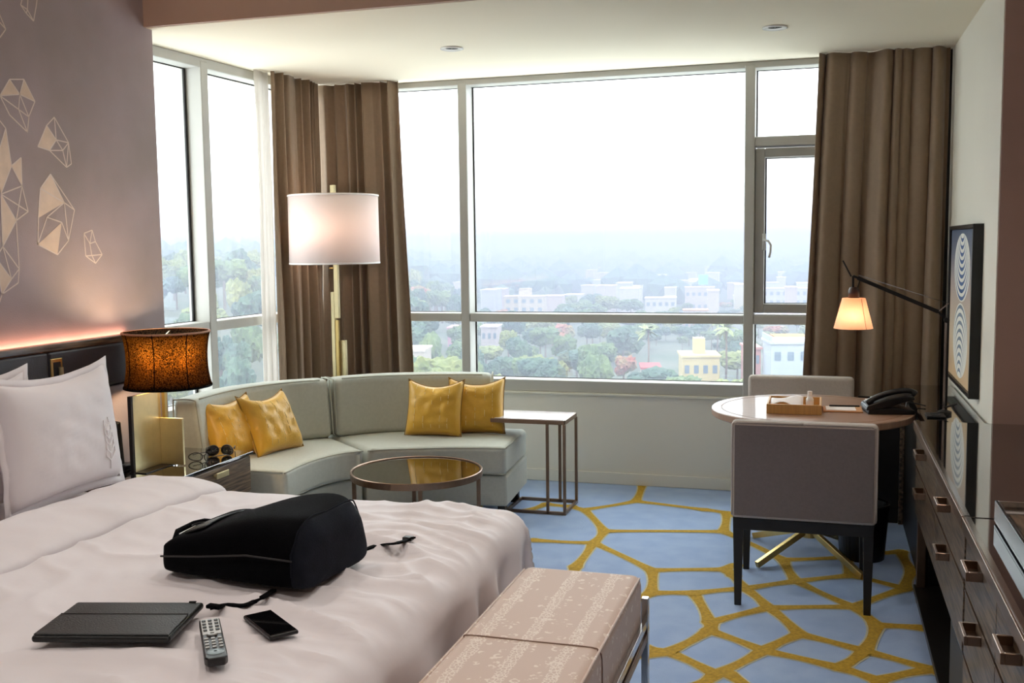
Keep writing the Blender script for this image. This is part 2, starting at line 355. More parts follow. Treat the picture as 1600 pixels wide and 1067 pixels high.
# opening sash in the right bay
s0, s1, t0, t1 = -.408, .66, 1.117, 2.113
sash = empty('sash'); sash.parent = win
for nm, q in (('stile', (s0, s0+.058, t0, t1)), ('stile', (s1-.058, s1, t0, t1)), ('sash_rail', (s0+.058, s1-.058, t0, t0+.055)), ('sash_rail', (s0+.058, s1-.058, t1-.055, t1))):
    part_box(nm, sash, M('sash_grey', (158, 157, 151), .45, metal=.0, var=(6, .03)) if 'sash_grey' not in bpy.data.materials else bpy.data.materials['sash_grey'], q[0], q[1], YB+.012, GY+.02, q[2], q[3])
bm = bmesh.new(); box(bm, s0+.046, s0+.066, YB-.002, YB+.012, 1.50, 1.60); tube(bm, [(s0+.056, YB, 1.56), (s0+.058, YB-.03, 1.562), (s0+.085, YB-.036, 1.555), (s0+.1, YB-.036, 1.53), (s0+.098, YB-.036, 1.49), (s0+.09, YB-.036, 1.455)], .0075)
obj('window_handle', bm, mat['silver_plastic'], sash, smooth=True)
gk = mat['gasket']
for (a, b, c, d, sh) in ((-3.34, -2.31, .668, 1.046, 0), (-3.34, -2.31, 1.102, 2.592, 0), (-2.25, -.47, .668, 1.046, 0), (-2.25, -.47, 1.102, 2.592, 0), (-.41, .69, .668, 1.046, 0), (-.41, .69, 2.183, 2.592, 0), (-.35, .602, 1.172, 2.058, -.06)):
    obj('pane', B(a+.002, b-.002, GY+sh-.004, GY+sh+.004, c+.002, d-.002), mat['glass'], win)
    bm = bmesh.new(); g = .009
    for q in ((a, a+g, c, d), (b-g, b, c, d), (a+g, b-g, c, c+g*.5), (a+g, b-g, d-g*.5, d)): box(bm, q[0], q[1], GY+sh-.012, GY+sh-.005, q[2], q[3])
    obj('gasket', bm, gk, win)

wl = empty('window_2', (xl(4.5), 4.5, 0), math.atan2(0.0622, 1)*-1); tag(wl, 'grey framed side window next to the wallpapered wall', kind='structure')
# local frame of the side window: y runs along the wall, x points out of the room (negative)
def lw(name, m_, y0, y1, z0, z1, x0=-.14, x1=0.0, bevel=.004): return obj(name, B(x0, x1, y0, y1, z0, z1), m_, wl, bevel=bevel, segs=1)
yc = 2.02
lw('head_rail', mat['frame'], 0, yc, 2.574, CL); lw('bottom_rail', mat['frame'], 0, yc, .592, .668)
lw('mullion', mat['frame'], .735, .80, .592, 2.61, x1=.004); lw('mullion', mat['frame'], -.02, .04, .592, 2.61)
for a, b in ((.04, .735), (.80, yc)): lw('transom', mat['frame'], a, b, 1.072, 1.13)
for a, b in ((.04, .735), (.80, yc)):
    for c, d in ((.668, 1.072), (1.13, 2.574)):
        obj('pane', B(-.118, -.11, a+.002, b-.002, c+.002, d-.002), mat['glass'], wl)
        bm = bmesh.new(); g = .02
        box(bm, -.109, -.10, b-g, b, c, d); box(bm, -.109, -.10, a, a+.008, c, d); box(bm, -.109, -.10, a, b, d-.006, d); box(bm, -.109, -.10, a, b, c, c+.004)
        obj('gasket', bm, gk, wl)

# ---- curtains
def curtain(name, path, z0, z1, folds, amp, seed, label, flare=0.0, m_=None, parent=None):
    P = crom([Vector((*p, 0)) for p in path], 60); Ln = sum((P[i+1]-P[i]).length for i in range(60))
    rnd = random.Random(seed); ph = [rnd.uniform(-.5, .5) for _ in range(folds+3)]
    nu, nv = folds*18, 26
    p1, p2, p3 = (rnd.uniform(0, 6.28) for _ in range(3))
    def fn(u, v):
        # folds of uneven width, gathered at the top, looser below
        k = folds*(u + .045*math.sin(2*math.pi*1.6*u+p1) + .03*math.sin(2*math.pi*3.3*u+p2)) + .10*nz(u*3, v*1.4, seed)
        t = max(0, min(1, u))*60; a = min(int(t), 59); p = P[a].lerp(P[a+1], t-a); d = (P[a+1]-P[a]).normalized(); n_ = Vector((d.y, -d.x, 0))
        loose = .62 + .6*smooth01(v*1.4)
        w_ = math.sin(k*2*math.pi); w_ = math.copysign(abs(w_)**.75, w_) + .30*math.sin(k*4*math.pi+p3)*(1-.5*v)
        off = amp*loose*w_*(.72+.38*math.sin(2*math.pi*2.3*u+p3)) + .014*nz(u*6, v*2.2, seed+7)
        q = p + n_*off + d*(flare*v*u + amp*.35*math.cos(k*2*math.pi)*loose)
        return (q.x, q.y, z1 + (z0-z1)*v)
    o = obj(name, grid(fn, nu, nv), m_ or mat['curtain'], None, smooth=True, solid=.004)
    return tag(o, label, 'curtain', 'taupe floor length curtains')
curtain('curtain', [(xl(5.76)+.10, 5.775), (xl(6.1)+.10, 6.1), (xl(6.4)+.10, 6.37)], .015, CL-.002, 7, .046, 3, 'taupe pleated curtain hanging over the side window behind the floor lamp', flare=0)
curtain('curtain', [(-3.265, 6.425), (-2.95, 6.405), (-2.70, 6.405)], .015, CL-.002, 7, .048, 8, 'taupe pleated curtain behind the floor lamp on the wide window', flare=.07)
curtain('curtain', [(.676, 6.40), (.35, 6.40), (-.04, 6.40)], .015, CL-.002, 8, .066, 21, 'taupe pleated curtain beside the desk lamp and framed picture', flare=.09)
o = curtain('sheer_curtain', [(xl(5.70)+.045, 5.69), (xl(5.74)+.045, 5.75), (xl(5.8)+.045, 5.84)], .02, CL-.002, 2, .010, 4, 'narrow white sheer curtain at the edge of the side window', m_=mat['sheer'])
o['category'] = 'curtain'; del o['group']
# dark strip, widened to block window light leaking past the right curtain
struct('trim_light_block', B(.60, .684, 6.494, 6.509, .08, CL-.002), mat['gasket'], 'dark vertical strip widened to block window light beside the right curtain')

# ---- recessed downlights: two unlit ones, plus lit ones added for fill
def downlight(x, y, z, label, watts=0.0):
    t = empty('downlight', (x, y, z))
    obj('trim_ring', LATHE([(.062, -.001), (.064, -.007), (.055, -.010), (.040, -.004), (.036, -.002)], n=28), mat['clear_plastic'], t, smooth=True)
    obj('lens', LATHE([(.036, -.002), (.02, -.0035), (.004, -.004)], n=20), mat['gasket'] if not watts else emit_mat('fill_lens', (255, 226, 190), 6), t, smooth=True)
    tag(t, label, 'downlight', 'recessed ceiling downlights' if not watts else 'added fill downlights over the bed side')
    if watts:
        l = bpy.data.lights.new('fill_spot', 'SPOT'); l.energy = watts; l.spot_size = math.radians(130); l.spot_blend = 1; l.shadow_soft_size = .06; l.color = (1, .93, .87)
        lo = bpy.data.objects.new('fill_spot', l); link(lo, t); lo.location = (0, 0, -.02)
for px in ((706, 75), (1211, 42)):
    p = atz(*px, CL); downlight(p.x, p.y, CL, 'small recessed downlight in the low ceiling above the ' + ('round desk' if px[0] > 1000 else 'sofa end and side table'))
for x in (-2.3, -.9, .4):  # out of view, added to brighten the room from the camera side
    for y in (-1.2, .9, 2.9): downlight(x, y, CH, 'unseen fill downlight added in the higher ceiling over the bed', 15)

# ================================================================== FURNITURE
# ---- headboard with light cove
hb = empty('headboard', (-3.2, 2.6, 0)); tag(hb, 'long charcoal leather headboard with wooden top rail against the mauve wall', 'headboard')
HB0 = 2.6
def hbp(name, m_, x0, x1, y0, y1, z0, z1, bevel=.004, parent=None): return obj(name, B(x0+3.2, x1+3.2, y0-HB0, y1-HB0, z0, z1), m_, parent or hb, bevel=bevel, segs=2)
hbp('back_board', mat['black_wood'], -3.199, -3.165, 1.05, 4.30, .02, 1.10)
hbp('top_rail', mat['dark_wood'], -3.17, -3.115, 1.05, 4.30, 1.128, 1.156)
for i in range(4):
    hbp('leather_panel', mat['headboard'], -3.165, -3.115, 1.05+i*.848-.42*0, 1.05+(i+1)*.848-.004 if i < 3 else 4.30, .935, 1.124, bevel=.012)
    hbp('lower_panel', mat['wallpaper'], -3.165, -3.125, 1.05+i*.848, 1.05+(i+1)*.848-.004 if i < 3 else 4.30, .02, .928, bevel=.006)
strip = obj('cove_strip', B(.006, .018, -1.5, 1.68, 1.108, 1.114), emit_mat('warm_led', (255, 160, 115), 1.5), hb)
la = bpy.data.lights.new('cove_light', 'AREA'); la.shape = 'RECTANGLE'; la.size = .02; la.size_y = 3.1; la.energy = 1.3; la.color = (1, .46, .30)
lo = bpy.data.objects.new('cove_light', la); link(lo, hb); lo.location = (.016, .05, 1.150); lo.rotation_euler = (math.radians(180), math.radians(-18), 0)
# brass reading-light plate on the headboard
rl = empty('reading_light', (-3.1145, 3.63, 1.045)); tag(rl, 'small brass plate with folded reading light on the headboard', 'wall light')
obj('plate', B(.0, .006, -.035, .035, -.055, .05), mat['brass'], rl, bevel=.004)
obj('recess', B(.0055, .0075, -.022, .022, -.04, .035), mat['gasket'], rl, bevel=.002)
bm = bmesh.new(); cyl(bm, (.016, .012, -.045), (.016, .012, .012), .010, n=14); cyl(bm, (.006, .012, -.03), (.018, .012, -.03), .005, n=10); obj('lamp_arm', bm, mat['pale_brass'], rl, smooth=False)

# ---- bed
BX0, BX1, BY0, BY1, BT = -3.10, -1.105, 1.56, 3.49, .612
bed = empty('bed', (-2.1, 2.5, 0)); tag(bed, 'large double bed with white duvet and folded top sheet', 'bed')
bo = Vector((-2.1, 2.5, 0))
def rel(bm, o_):
    for v in bm.verts: v.co -= o_
    return bm
obj('bed_base', rel(B(-3.10, -1.14, 1.62, 3.44, .03, .30), bo), mat['headboard'], bed, bevel=.015)
obj('mattress', rel(B(-3.10, -1.13, 1.60, 3.46, .30, .575), bo), mat['white_linen'], bed, bevel=.05, segs=4)
def drape(a, b, top, r=.10, drop=.46, wr=1.0):
    """sheet coordinate -> draped position over the mattress block"""
    da = max(0, a-BX1); db = b-BY1 if b > BY1 else (b-BY0 if b < BY0 else 0)
    ln = math.hypot(da, db); x = min(a, BX1); y = min(max(b, BY0), BY1)
    w_ = .012*nz(a*2.3, b*2.0, 1) + .007*nz(a*6, b*5, 2) + .004*nz(a*14+b*6, b*10, 5)
    edge = smooth01((a-(BX1-.75))/.55)
    w_ += edge*.020*((1-abs(nz(b*6.5+a*1.2, a*1.5+.6*b, 31)))**7 - .25) + edge*.010*((1-abs(nz(b*13, a*2.4, 37)))**6 - .2)
    w_ += .009*((1-abs(nz(a*3.1+b*1.4, b*3.3-a, 41)))**8 - .2)
    w_ += edge*.010*math.sin(b*34 + 5*nz(a*3, b*2, 9))*smooth01((a-(BX1-.35))/.3)*(.5+.5*nz(b*3, a, 3))
    if ln < 1e-6:
        # soft crown near edges
        e = min(BX1-a, BY1-b, b-BY0); return Vector((x, y, top + w_*wr - .018*math.exp(-max(e, 0)/.10)))
    dx, dy = da/ln, db/ln; q = ln/r
    if q < math.pi/2: hx, vz = r*math.sin(q), r*(1-math.cos(q))
    else: hx, vz = r + .03*(ln-r*math.pi/2), r + (ln-r*math.pi/2)
    fold = .022*math.sin((a*dy+b*dx)*21+3*nz(a*2, b*2, 4))*smooth01((ln-.06)/.25) + .012*nz(a*5, b*5, 8)
    hx += fold*wr
    return Vector((x+dx*hx, y+dy*hx, max(.05, top - .018 - vz + w_*wr*(1-min(1, q)))))
def sheet(a0, a1, b0, b1, top, nu, nv, o_=bo, **k):
    return grid(lambda u, v: drape(a0+(a1-a0)*u, b0+(b1-b0)*v, top, **k)-o_, nu, nv)
obj('duvet', sheet(-2.36, BX1+.50, BY0-.50, BY1+.50, BT, 190, 210), mat['white_linen'], bed, smooth=True, solid=.012)
obj('fitted_sheet', sheet(-3.09, -2.30, BY0-.12, BY1+.12, BT-.03, 30, 80), mat['white_linen'], bed, smooth=True, solid=.006)
def foldfn(u, v):
    # turned-down band: a soft roll lying across the bed
    b = BY0-.40 + (BY1-BY0+.80)*u; t = v
    a = -2.665 + .405*t + .012*nz(b*2, 3); p = drape(a, b, BT, wr=.6)
    hgt = .055*(math.sin(math.pi*min(1, max(0, t)))**.38) + .006*nz(b*4, t*3, 6) + .004*nz(b*11, t*2, 16)
    out = max(0, abs(b-(BY0+BY1)/2)-(BY1-BY0)/2)
    n_ = Vector((0, (1 if b > 2.5 else -1)*min(1, out/.1), max(0, 1-out/.14)))
    if n_.length < 1e-3: n_ = Vector((0, 1 if b > 2.5 else -1, 0))
    return p + n_.normalized()*hgt - bo
obj('turned_down_sheet', grid(foldfn, 130, 18), mat['white_linen'], bed, smooth=True, solid=.006)

def pillow_bm(w, h, t, seed=0, n=26, sag=0.0, flange=0.0, crease=1.0):
    """cushion in its own frame: x width, z height, y thickness, base at z=0"""
    bm = bmesh.new(); sides = []
    for s in (-1, 1):
        vv = []
        for i in range(n+1):
            row = []
            for j in range(n+1):
                u = -1+2*i/n; v = -1+2*j/n
                k = max(0, (1-abs(u)**2.6))*max(0, (1-abs(v)**2.6))
                th = t/2*k**.42 if k > 0 else 0
                pin = .075
                x = w/2*u*(1-pin*(1-v*v)*abs(u)**2); z = h/2*v*(1-pin*(1-u*u)*abs(v)**2)
                z += -sag*h*(1-u*u)*smooth01((v+.1)/1.1)
                wr = crease*(.010*nz(u*2.2+seed, v*2.2, s*3) + .006*nz(u*5+seed, v*4, s*5) + .006*nz((u+v)*4, (u-v)*1.5+seed, 2.2))*k
                row.append(bm.verts.new((x, s*(th+wr*(1 if s > 0 else 1)), z+h/2)) if not (s > 0 and (i in (0, n) or j in (0, n))) else sides[0][i][j])
            vv.append(row)
        sides.append(vv)
        for i in range(n):
            for j in range(n):
                q = (vv[i][j], vv[i+1][j], vv[i+1][j+1], vv[i][j+1])
                try: bm.faces.new(q)
                except ValueError: pass
    return bm
def place(o, loc, rx=0, ry=0, rz=0):
    o.rotation_mode = 'XYZ'; o.location = loc; o.rotation_euler = (math.radians(rx), math.radians(ry), math.radians(rz)); return o
# sham pillow: faces +x (towards the foot), leans on the headboard
def sham(loc, w, h, t, seed, lean, turn, label, leaf=False, flange=.03):
    t_ = empty('pillow'); tag(t_, label, 'pillow')
    obj('pillow_body', pillow_bm(w, h, t, seed, sag=.05), mat['white_linen'], t_, smooth=True)
    bm = bmesh.new()        # flat flange around the seam
    def outline(k):
        pts = []
        for e in range(4):
            for i in range(12):
                s = -1+2*i/12; u, v = ((s, -1), (1, s), (-s, 1), (-1, -s))[e]
                x = w/2*u*(1-.075*(1-v*v)*abs(u)**2); z = h/2*v*(1-.075*(1-u*u)*abs(v)**2) - .05*h*(1-u*u)*smooth01((v+.1)/1.1)
                pts.append(Vector((x*(1+k/(w/2)), .004*math.sin(i*1.7+e), z*(1+k/(h/2))+h/2)))
        return pts
    loft(bm, [outline(-.012), outline(flange)], closed=True, cap=False)
    obj('flange', bm, mat['white_linen'], t_, smooth=True, solid=.004)
    if leaf:
        bm = bmesh.new(); y0 = -t/2-.004
        def surf(x, z):      # front face of the cushion
            u = x/(w/2); v = (z-h/2)/(h/2); k = max(0, 1-abs(u)**2.6)*max(0, 1-abs(v)**2.6); wr = (.010*nz(u*2.2+seed, v*2.2, -3) + .006*nz(u*5+seed, v*4, -5) + .006*nz((u+v)*4, (u-v)*1.5+seed, 2.2))*k; return Vector((x*(1-.075*(1-v*v)*u*u), -(t/2*k**.42)-wr-.0022, h/2*v*(1-.075*(1-u*u)*v*v)+h/2-.05*h*(1-u*u)*smooth01((v+.1)/1.1)))
        def th(p, q, r=.0030): tube(bm, [surf(p[0]+(q[0]-p[0])*i/6, p[1]+(q[1]-p[1])*i/6) for i in range(7)], r, n=5)
        cx, cz = .172, .05
        th((cx+.012, cz), (cx-.012, cz+.185), .003)
        for i in range(5):
            zz = cz+.035+i*.03; xx = cx+.012-.024*(zz-cz)/.185; ln = .038*(1-.11*i)
            th((xx, zz), (xx-ln, zz+.024)); th((xx, zz), (xx+ln, zz+.034))
            th((xx-ln, zz+.024), (xx-ln*.9, zz+.048)); th((xx+ln, zz+.034), (xx+ln*.8, zz+.056))
        obj('leaf_embroidery', bm, mat['white_thread'], t_, smooth=True)
    place(t_, loc, -lean, 0, 90+turn)
    # rotate so that local -y faces the foot of the bed
    return t_
sham((-2.735, 3.225, .628), .64, .465, .19, 1, 7, 3, 'large square white pillow with a stitched leaf emblem leaning upright', leaf=True)
sham((-2.93, 2.97, .628), .60, .46, .12, 4, 6, -3, 'white pillow tucked behind the pillow with the leaf emblem')
sham((-2.72, 2.49, .628), .64, .465, .19, 9, 7, -2, 'square white pillow standing next to the pillow with the leaf emblem')

# ---- things on the bed
BZ = BT + .012
def bed_top(x, y, rx, ry): return max(drape(x+rx*i/3, y+ry*j/3, BT).z for i in range(-3, 4) for j in range(-3, 4)) + .0075
# laptop sleeve
pc = [atz(*q, BZ+.01) for q in ((55, 1008), (273, 1010), (310, 955), (118, 955))]
ctr = sum(pc, Vector())/4; ex = ((pc[1]-pc[0])+(pc[2]-pc[3])).normalized(); ang = math.atan2(ex.y, ex.x)
sl = empty('laptop_sleeve', (ctr.x, ctr.y, bed_top(ctr.x, ctr.y, .15, .10)), ang); tag(sl, 'black leather laptop sleeve lying flat on the duvet', 'laptop sleeve')
obj('sleeve_body', B(-.165, .165, -.118, .118, .0, .018), mat['black_leather'], sl, bevel=.008, segs=3)
bm = bmesh.new(); box(bm, -.160, .160, -.113, .020, .0175, .0215); obj('front_flap', bm, mat['black_leather'], sl, bevel=.003)
bm = bmesh.new(); box(bm, -.158, .158, .018, .0215, .0178, .0225); obj('flap_seam', bm, mat['gasket'], sl)
obj('zip_pull', B(.128, .146, .109, .116, .018, .021), mat['gasket'], sl, bevel=.001)
# remote
pc = [atz(*q, BZ+.015) for q in ((313, 980), (341, 977), (357, 1045), (322, 1048))]
ctr = sum(pc, Vector())/4; d = (pc[0]+pc[1]-pc[2]-pc[3]); ang = math.atan2(d.y, d.x)
rm = empty('remote_control', (ctr.x, ctr.y, bed_top(ctr.x, ctr.y, .09, .10)), ang); tag(rm, 'black and silver remote control with oval pad on the duvet', 'remote')
L2 = .128
bm = bmesh.new(); prism(bm, [(-L2, -.018), (-L2+.012, -.025), (L2, -.024), (L2, .024), (-L2+.012, .025), (-L2, .018)], 0, .02); obj('remote_body', bm, mat['black_plastic'], rm, bevel=.004)
bm = bmesh.new(); box(bm, .02, L2-.004, -.021, .021, .0195, .0212); obj('silver_face', bm, mat['silver_plastic'], rm, bevel=.001)
for r_ in range(4):
    for c_ in range(3):
        bm = bmesh.new(); box(bm, .045+r_*.021-.005, .045+r_*.021+.005, -.014+c_*.014-.0045, -.014+c_*.014+.0045, .021, .0235); obj('rubber_button', bm, mat['black_plastic'], rm, bevel=.001, segs=1)
for r_ in range(4):
    for c_ in range(3):
        bm = bmesh.new(); box(bm, -.062+r_*.018-.004, -.062+r_*.018+.004, -.015+c_*.015-.0045, -.015+c_*.015+.0045, .0195, .0225); obj('pale_button', bm, mat['silver_plastic'], rm, bevel=.001, segs=1)
bm = bmesh.new(); lathe(bm, [(.019, 0), (.018, .002), (.004, .0026)], c=(0, 0, .0198), n=24)
for v in bm.verts: v.co.x = v.co.x*.8 - .092
obj('oval_pad', bm, M('pale_blue_pad', (176, 196, 202), .3, var=(30, .05)), rm, smooth=True)
bm = bmesh.new(); lathe(bm, [(.012, .021), (.012, .0245), (.005, .0245), (.005, .021)], c=(.018, 0, 0), n=20); obj('navigation_ring', bm, mat['silver_plastic'], rm)
# mobile phone
pc = [atz(*q, BZ+.008) for q in ((380, 963), (422, 955), (467, 988), (423, 998))]
ctr = sum(pc, Vector())/4; d = (pc[2]+pc[3]-pc[0]-pc[1]); ang = math.atan2(d.y, d.x)
ph = empty('mobile_phone', (ctr.x, ctr.y, bed_top(ctr.x, ctr.y, .07, .06)), ang); tag(ph, 'black mobile phone lying face up on the duvet', 'phone')
obj('phone_body', B(-.088, .088, -.037, .037, 0, .010), mat['black_plastic'], ph, bevel=.004, segs=3)
obj('screen', B(-.083, .083, -.034, .034, .0098, .0112), mat['black_gloss'], ph, bevel=.0008, segs=1)
# backpack, lying on its back: x axis runs from the top (left) to the bottom (right)
bp = empty('backpack', (-1.525, 2.60, bed_top(-1.525, 2.60, .22, .17)-.004), math.radians(-4)); tag(bp, 'black fabric backpack lying on the duvet with loose straps', 'backpack')
TOPX = [-.262, -.24, -.17, -.09, 0, .09, .16, .205, .232]; TOPZ = [.085, .112, .125, .150, .180, .196, .196, .180, .140]
def top_of(x): return float(np.interp(x, TOPX, TOPZ))
secs = [(-.262, .150), (-.250, .168), (-.21, .176), (-.15, .180), (-.08, .184), (0, .188), (.08, .190), (.15, .190), (.20, .186), (.225, .176), (.234, .150)]
rings = []
for k, (x, hw) in enumerate(secs):
    ring = []; hh = top_of(x)
    if k in (0, len(secs)-1): hh *= .86
    for i in range(32):
        a = 2*math.pi*i/32; ca, sa = math.cos(a), math.sin(a)
        y = hw*(abs(ca)**.42)*(1 if ca > 0 else -1); zz = (abs(sa)**.5)*(1 if sa > 0 else -1)
        z = .045 + (hh-.045)*zz if sa > 0 else .045*(1+zz)
        wv = .017*nz(x*8, y*7, z*8+2) + .011*nz(x*20, y*16, z*18)
        ring.append(Vector((x + wv*.5, y*(1-.06*max(0, zz))+wv, max(.002, z + (wv*1.3 if sa > 0.2 else 0)))))
    rings.append(ring)
bm = bmesh.new(); loft(bm, rings)
for f in bm.faces:
    if f.calc_center_median().x > .19: f.material_index = 1
obj('pack_body', bm, [mat['black_fabric'], mat['navy_fabric']], bp, smooth=True, subsurf=2)
obj('end_seam', TUBE([Vector((q.x, q.y*1.005, q.z+.0015)) for q in rings[8][0:17]], .0022, n=6), mat['navy_fabric'], bp, smooth=True)
def patch(u, v):
    x = -.232+.105*u; y = -.120+.19*v; return (x, y, top_of(x) + .006 - .8*(y+.02)**2 - .02*(1-u)**3)
obj('leather_patch', grid(patch, 8, 10), mat['black_leather'], bp, smooth=True, solid=.004)
bm = bmesh.new(); lathe(bm, [(.0165, 0), (.0180, .0016), (.0195, 0)], c=(0, 0, 0), n=28)
for v in bm.verts: v.co = Vector((v.co.x-.195, v.co.y-.06, v.co.z+top_of(v.co.x-.195)+.005))
obj('round_emblem', bm, mat['gasket'], bp, smooth=True)
bm = bmesh.new(); tube(bm, [(-.240, -.11, .088), (-.262, -.07, .100), (-.258, .0, .106), (-.260, .05, .100), (-.240, .09, .088)], .008, n=8); obj('grab_handle', bm, mat['black_fabric'], bp, smooth=True)
bm = bmesh.new(); tube(bm, [(-.235, -.178, .06), (-.10, -.190, .075), (.06, -.195, .095), (.20, -.19, .09)], .003, n=6); obj('side_zip', bm, mat['gasket'], bp, smooth=True)
def strap(pts, w, name='strap'):
    P = crom(pts, 24); bm = bmesh.new(); prev = None
    for i, p in enumerate(P):
        d = (P[min(i+1, 24)]-P[max(i-1, 0)]).normalized(); s = Vector((-d.y, d.x, 0)).normalized()*w/2
        cur = [bm.verts.new(p+s+Vector((0, 0, .003))), bm.verts.new(p-s+Vector((0, 0, .003))), bm.verts.new(p-s-Vector((0, 0, .003))), bm.verts.new(p+s-Vector((0, 0, .003)))]
        if prev:
            for k in range(4): bm.faces.new((prev[k], prev[(k+1)%4], cur[(k+1)%4], cur[k]))
        else: bm.faces.new(cur[::-1])
        prev = cur
    bm.faces.new(prev); return obj(name, bm, mat['black_fabric'], bp, smooth=False)
def bpl(px, py, z=BZ+.006):
    p = atz(px, py, z); z = bed_top(p.x, p.y, .012, .012)+.004; p = atz(px, py, z)-Vector(bp.location); a = -bp.rotation_euler.z; return Vector((p.x*math.cos(a)-p.y*math.sin(a), p.x*math.sin(a)+p.y*math.cos(a), z-bp.location.z))
def px_path(pp): return [bpl(q.x, q.y) for q in crom([Vector((*p, 0)) for p in pp], 24)]
strap(px_path([(428, 922), (405, 936), (380, 946), (352, 945), (328, 950)]), .016)
strap(px_path([(540, 880), (565, 862), (590, 852), (622, 848), (646, 840)]), .015)
bm = bmesh.new(); q = bpl(638, 842); box(bm, q.x-.016, q.x+.016, q.y-.012, q.y+.012, q.z-.004, q.z+.008); obj('strap_buckle', bm, mat['black_plastic'], bp, bevel=.003)
bm = bmesh.new(); q = bpl(335, 948); box(bm, q.x-.02, q.x+.02, q.y-.010, q.y+.010, q.z-.004, q.z+.006); obj('strap_end', bm, mat['black_fabric'], bp, bevel=.003)

# ---- bench at the foot of the bed
mt, nt, b = new_mat('bench_jacquard'); N = nt.nodes; Lk = nt.links
b.inputs['Roughness'].default_value = .75; b.inputs['Sheen Weight'].default_value = .35
tc = N.new('ShaderNodeTexCoord'); sx = N.new('ShaderNodeSeparateXYZ'); Lk.new(tc.outputs['Object'], sx.inputs[0])
def math_(op, a, b_=None, v=None):
    n = N.new('ShaderNodeMath'); n.operation = op; Lk.new(a, n.inputs[0])
    if b_ is not None: Lk.new(b_, n.inputs[1])
    elif v is not None: n.inputs[1].default_value = v
    return n.outputs[0]
ns = N.new('ShaderNodeTexNoise'); ns.inputs['Scale'].default_value = 14; Lk.new(tc.outputs['Object'], ns.inputs['Vector'])
xw = math_('ADD', sx.outputs['X'], math_('MULTIPLY', ns.outputs['Fac'], v=.02))
st = math_('PINGPONG', xw, v=.062)                            # distance from the middle of each stripe
band = math_('LESS_THAN', st, v=.017)
vo = N.new('ShaderNodeTexVoronoi'); vo.feature = 'DISTANCE_TO_EDGE'; vo.inputs['Scale'].default_value = 95
mp = N.new('ShaderNodeMapping'); mp.inputs['Scale'].default_value = (1.0, .8, 1.0); Lk.new(tc.outputs['Object'], mp.inputs[0]); Lk.new(mp.outputs[0], vo.inputs['Vector'])
lace = math_('MULTIPLY', math_('LESS_THAN', vo.outputs['Distance'], v=.11), band)
vo2 = N.new('ShaderNodeTexVoronoi'); vo2.feature = 'F1'; vo2.inputs['Scale'].default_value = 24; Lk.new(tc.outputs['Object'], vo2.inputs['Vector'])
ringm = math_('LESS_THAN', math_('ABSOLUTE', math_('SUBTRACT', vo2.outputs['Distance'], v=.26)), v=.075)
n3 = N.new('ShaderNodeTexNoise'); n3.inputs['Scale'].default_value = 60; Lk.new(tc.outputs['Object'], n3.inputs['Vector'])
sprig = math_('MULTIPLY', ringm, math_('GREATER_THAN', n3.outputs['Fac'], v=.52))
pat = math_('MULTIPLY', math_('MAXIMUM', lace, sprig), v=.75)
mx = N.new('ShaderNodeMix'); mx.data_type = 'RGBA'; mx.inputs['A'].default_value = (*lin((206, 182, 166)), 1); mx.inputs['B'].default_value = (*lin((240, 228, 214)), 1)
Lk.new(pat, mx.inputs['Factor']); Lk.new(mx.outputs['Result'], b.inputs['Base Color'])
mat['bench'] = mt
bn = empty('bench', (-.735, 2.35, 0)); tag(bn, 'upholstered beige bench with white woven pattern at the foot of the bed', 'bench')
bx, by0, by1 = .195, -1.0, .86
obj('seat_cushion', B(-bx, bx, by0, by1, .315, .50), mat['bench'], bn, bevel=.03, segs=4)
for y in (-.385, .22): obj('cross_seam', TUBE(crom([(-bx-.001, y, .33), (-bx-.001, y, .468), (-bx+.009, y, .4915), (-bx+.03, y, .5008), (0, y, .5008), (bx-.03, y, .5008), (bx-.009, y, .4915), (bx+.001, y, .468), (bx+.001, y, .33)], 30), .0022, n=6), M('seam_brown', (140, 112, 96), .8, var=(30, .1)) if 'seam_brown' not in bpy.data.materials else bpy.data.materials['seam_brown'], bn, smooth=True)
for s in (-1, 1): obj('piping', TUBE([(s*(bx-.006), by0+.03, .492), (s*(bx-.006), by1-.03, .492)], .004, n=8), mat['bench'], bn, smooth=True)
obj('seat_frame', B(-bx-.004, bx+.02, by0, by1, .285, .315), mat['bronze'], bn, bevel=.003)
for s in (-1, 1):
    for y in (by0+.03, by1-.02): obj('leg', B(s*(bx+.012)-.011, s*(bx+.012)+.011, y-.013, y+.013, 0, .43 if s > 0 else .31), mat['chrome'], bn, bevel=.002)
obj('side_rail', B(bx+.004, bx+.02, by0+.03, by1-.03, .335, .36), mat['chrome'], bn, bevel=.002)
for y in (by0+.03, by1-.02): obj('stretcher', B(-bx, bx, y-.008, y+.008, .05, .066), mat['chrome'], bn, bevel=.002)

# ---- nightstand
NT = .56
ns_ = empty('nightstand', (-2.90, 4.06, 0)); tag(ns_, 'dark striped wood nightstand with glossy black top and brass details', 'nightstand')
def npb(name, m_, x0, x1, y0, y1, z0, z1, bevel=.002, parent=None): return obj(name, B(x0, x1, y0, y1, z0, z1), m_, parent or ns_, bevel=bevel)
npb('cabinet_body', mat['dark_wood'], -.20, .212, -.375, .375, .36, .545)
npb('glass_top', mat['black_gloss'], -.215, .232, -.38, .38, .546, NT, bevel=.003)
npb('pull_out_shelf', mat['black_wood'], -.18, .20, -.34, .34, .345, .3595)
dr = empty('drawer'); dr.parent = ns_; dr.location = (.212, 0, 0)
npb('drawer_front', mat['dark_wood'], .0, .016, -.355, .355, .372, .540, parent=dr)
bm = bmesh.new(); box(bm, .030, .038, .03, .13, .495, .522); box(bm, .015, .031, .035, .045, .502, .515); box(bm, .015, .031, .115, .125, .502, .515)
obj('drawer_handle', bm, mat['pale_brass'], dr, bevel=.0015)
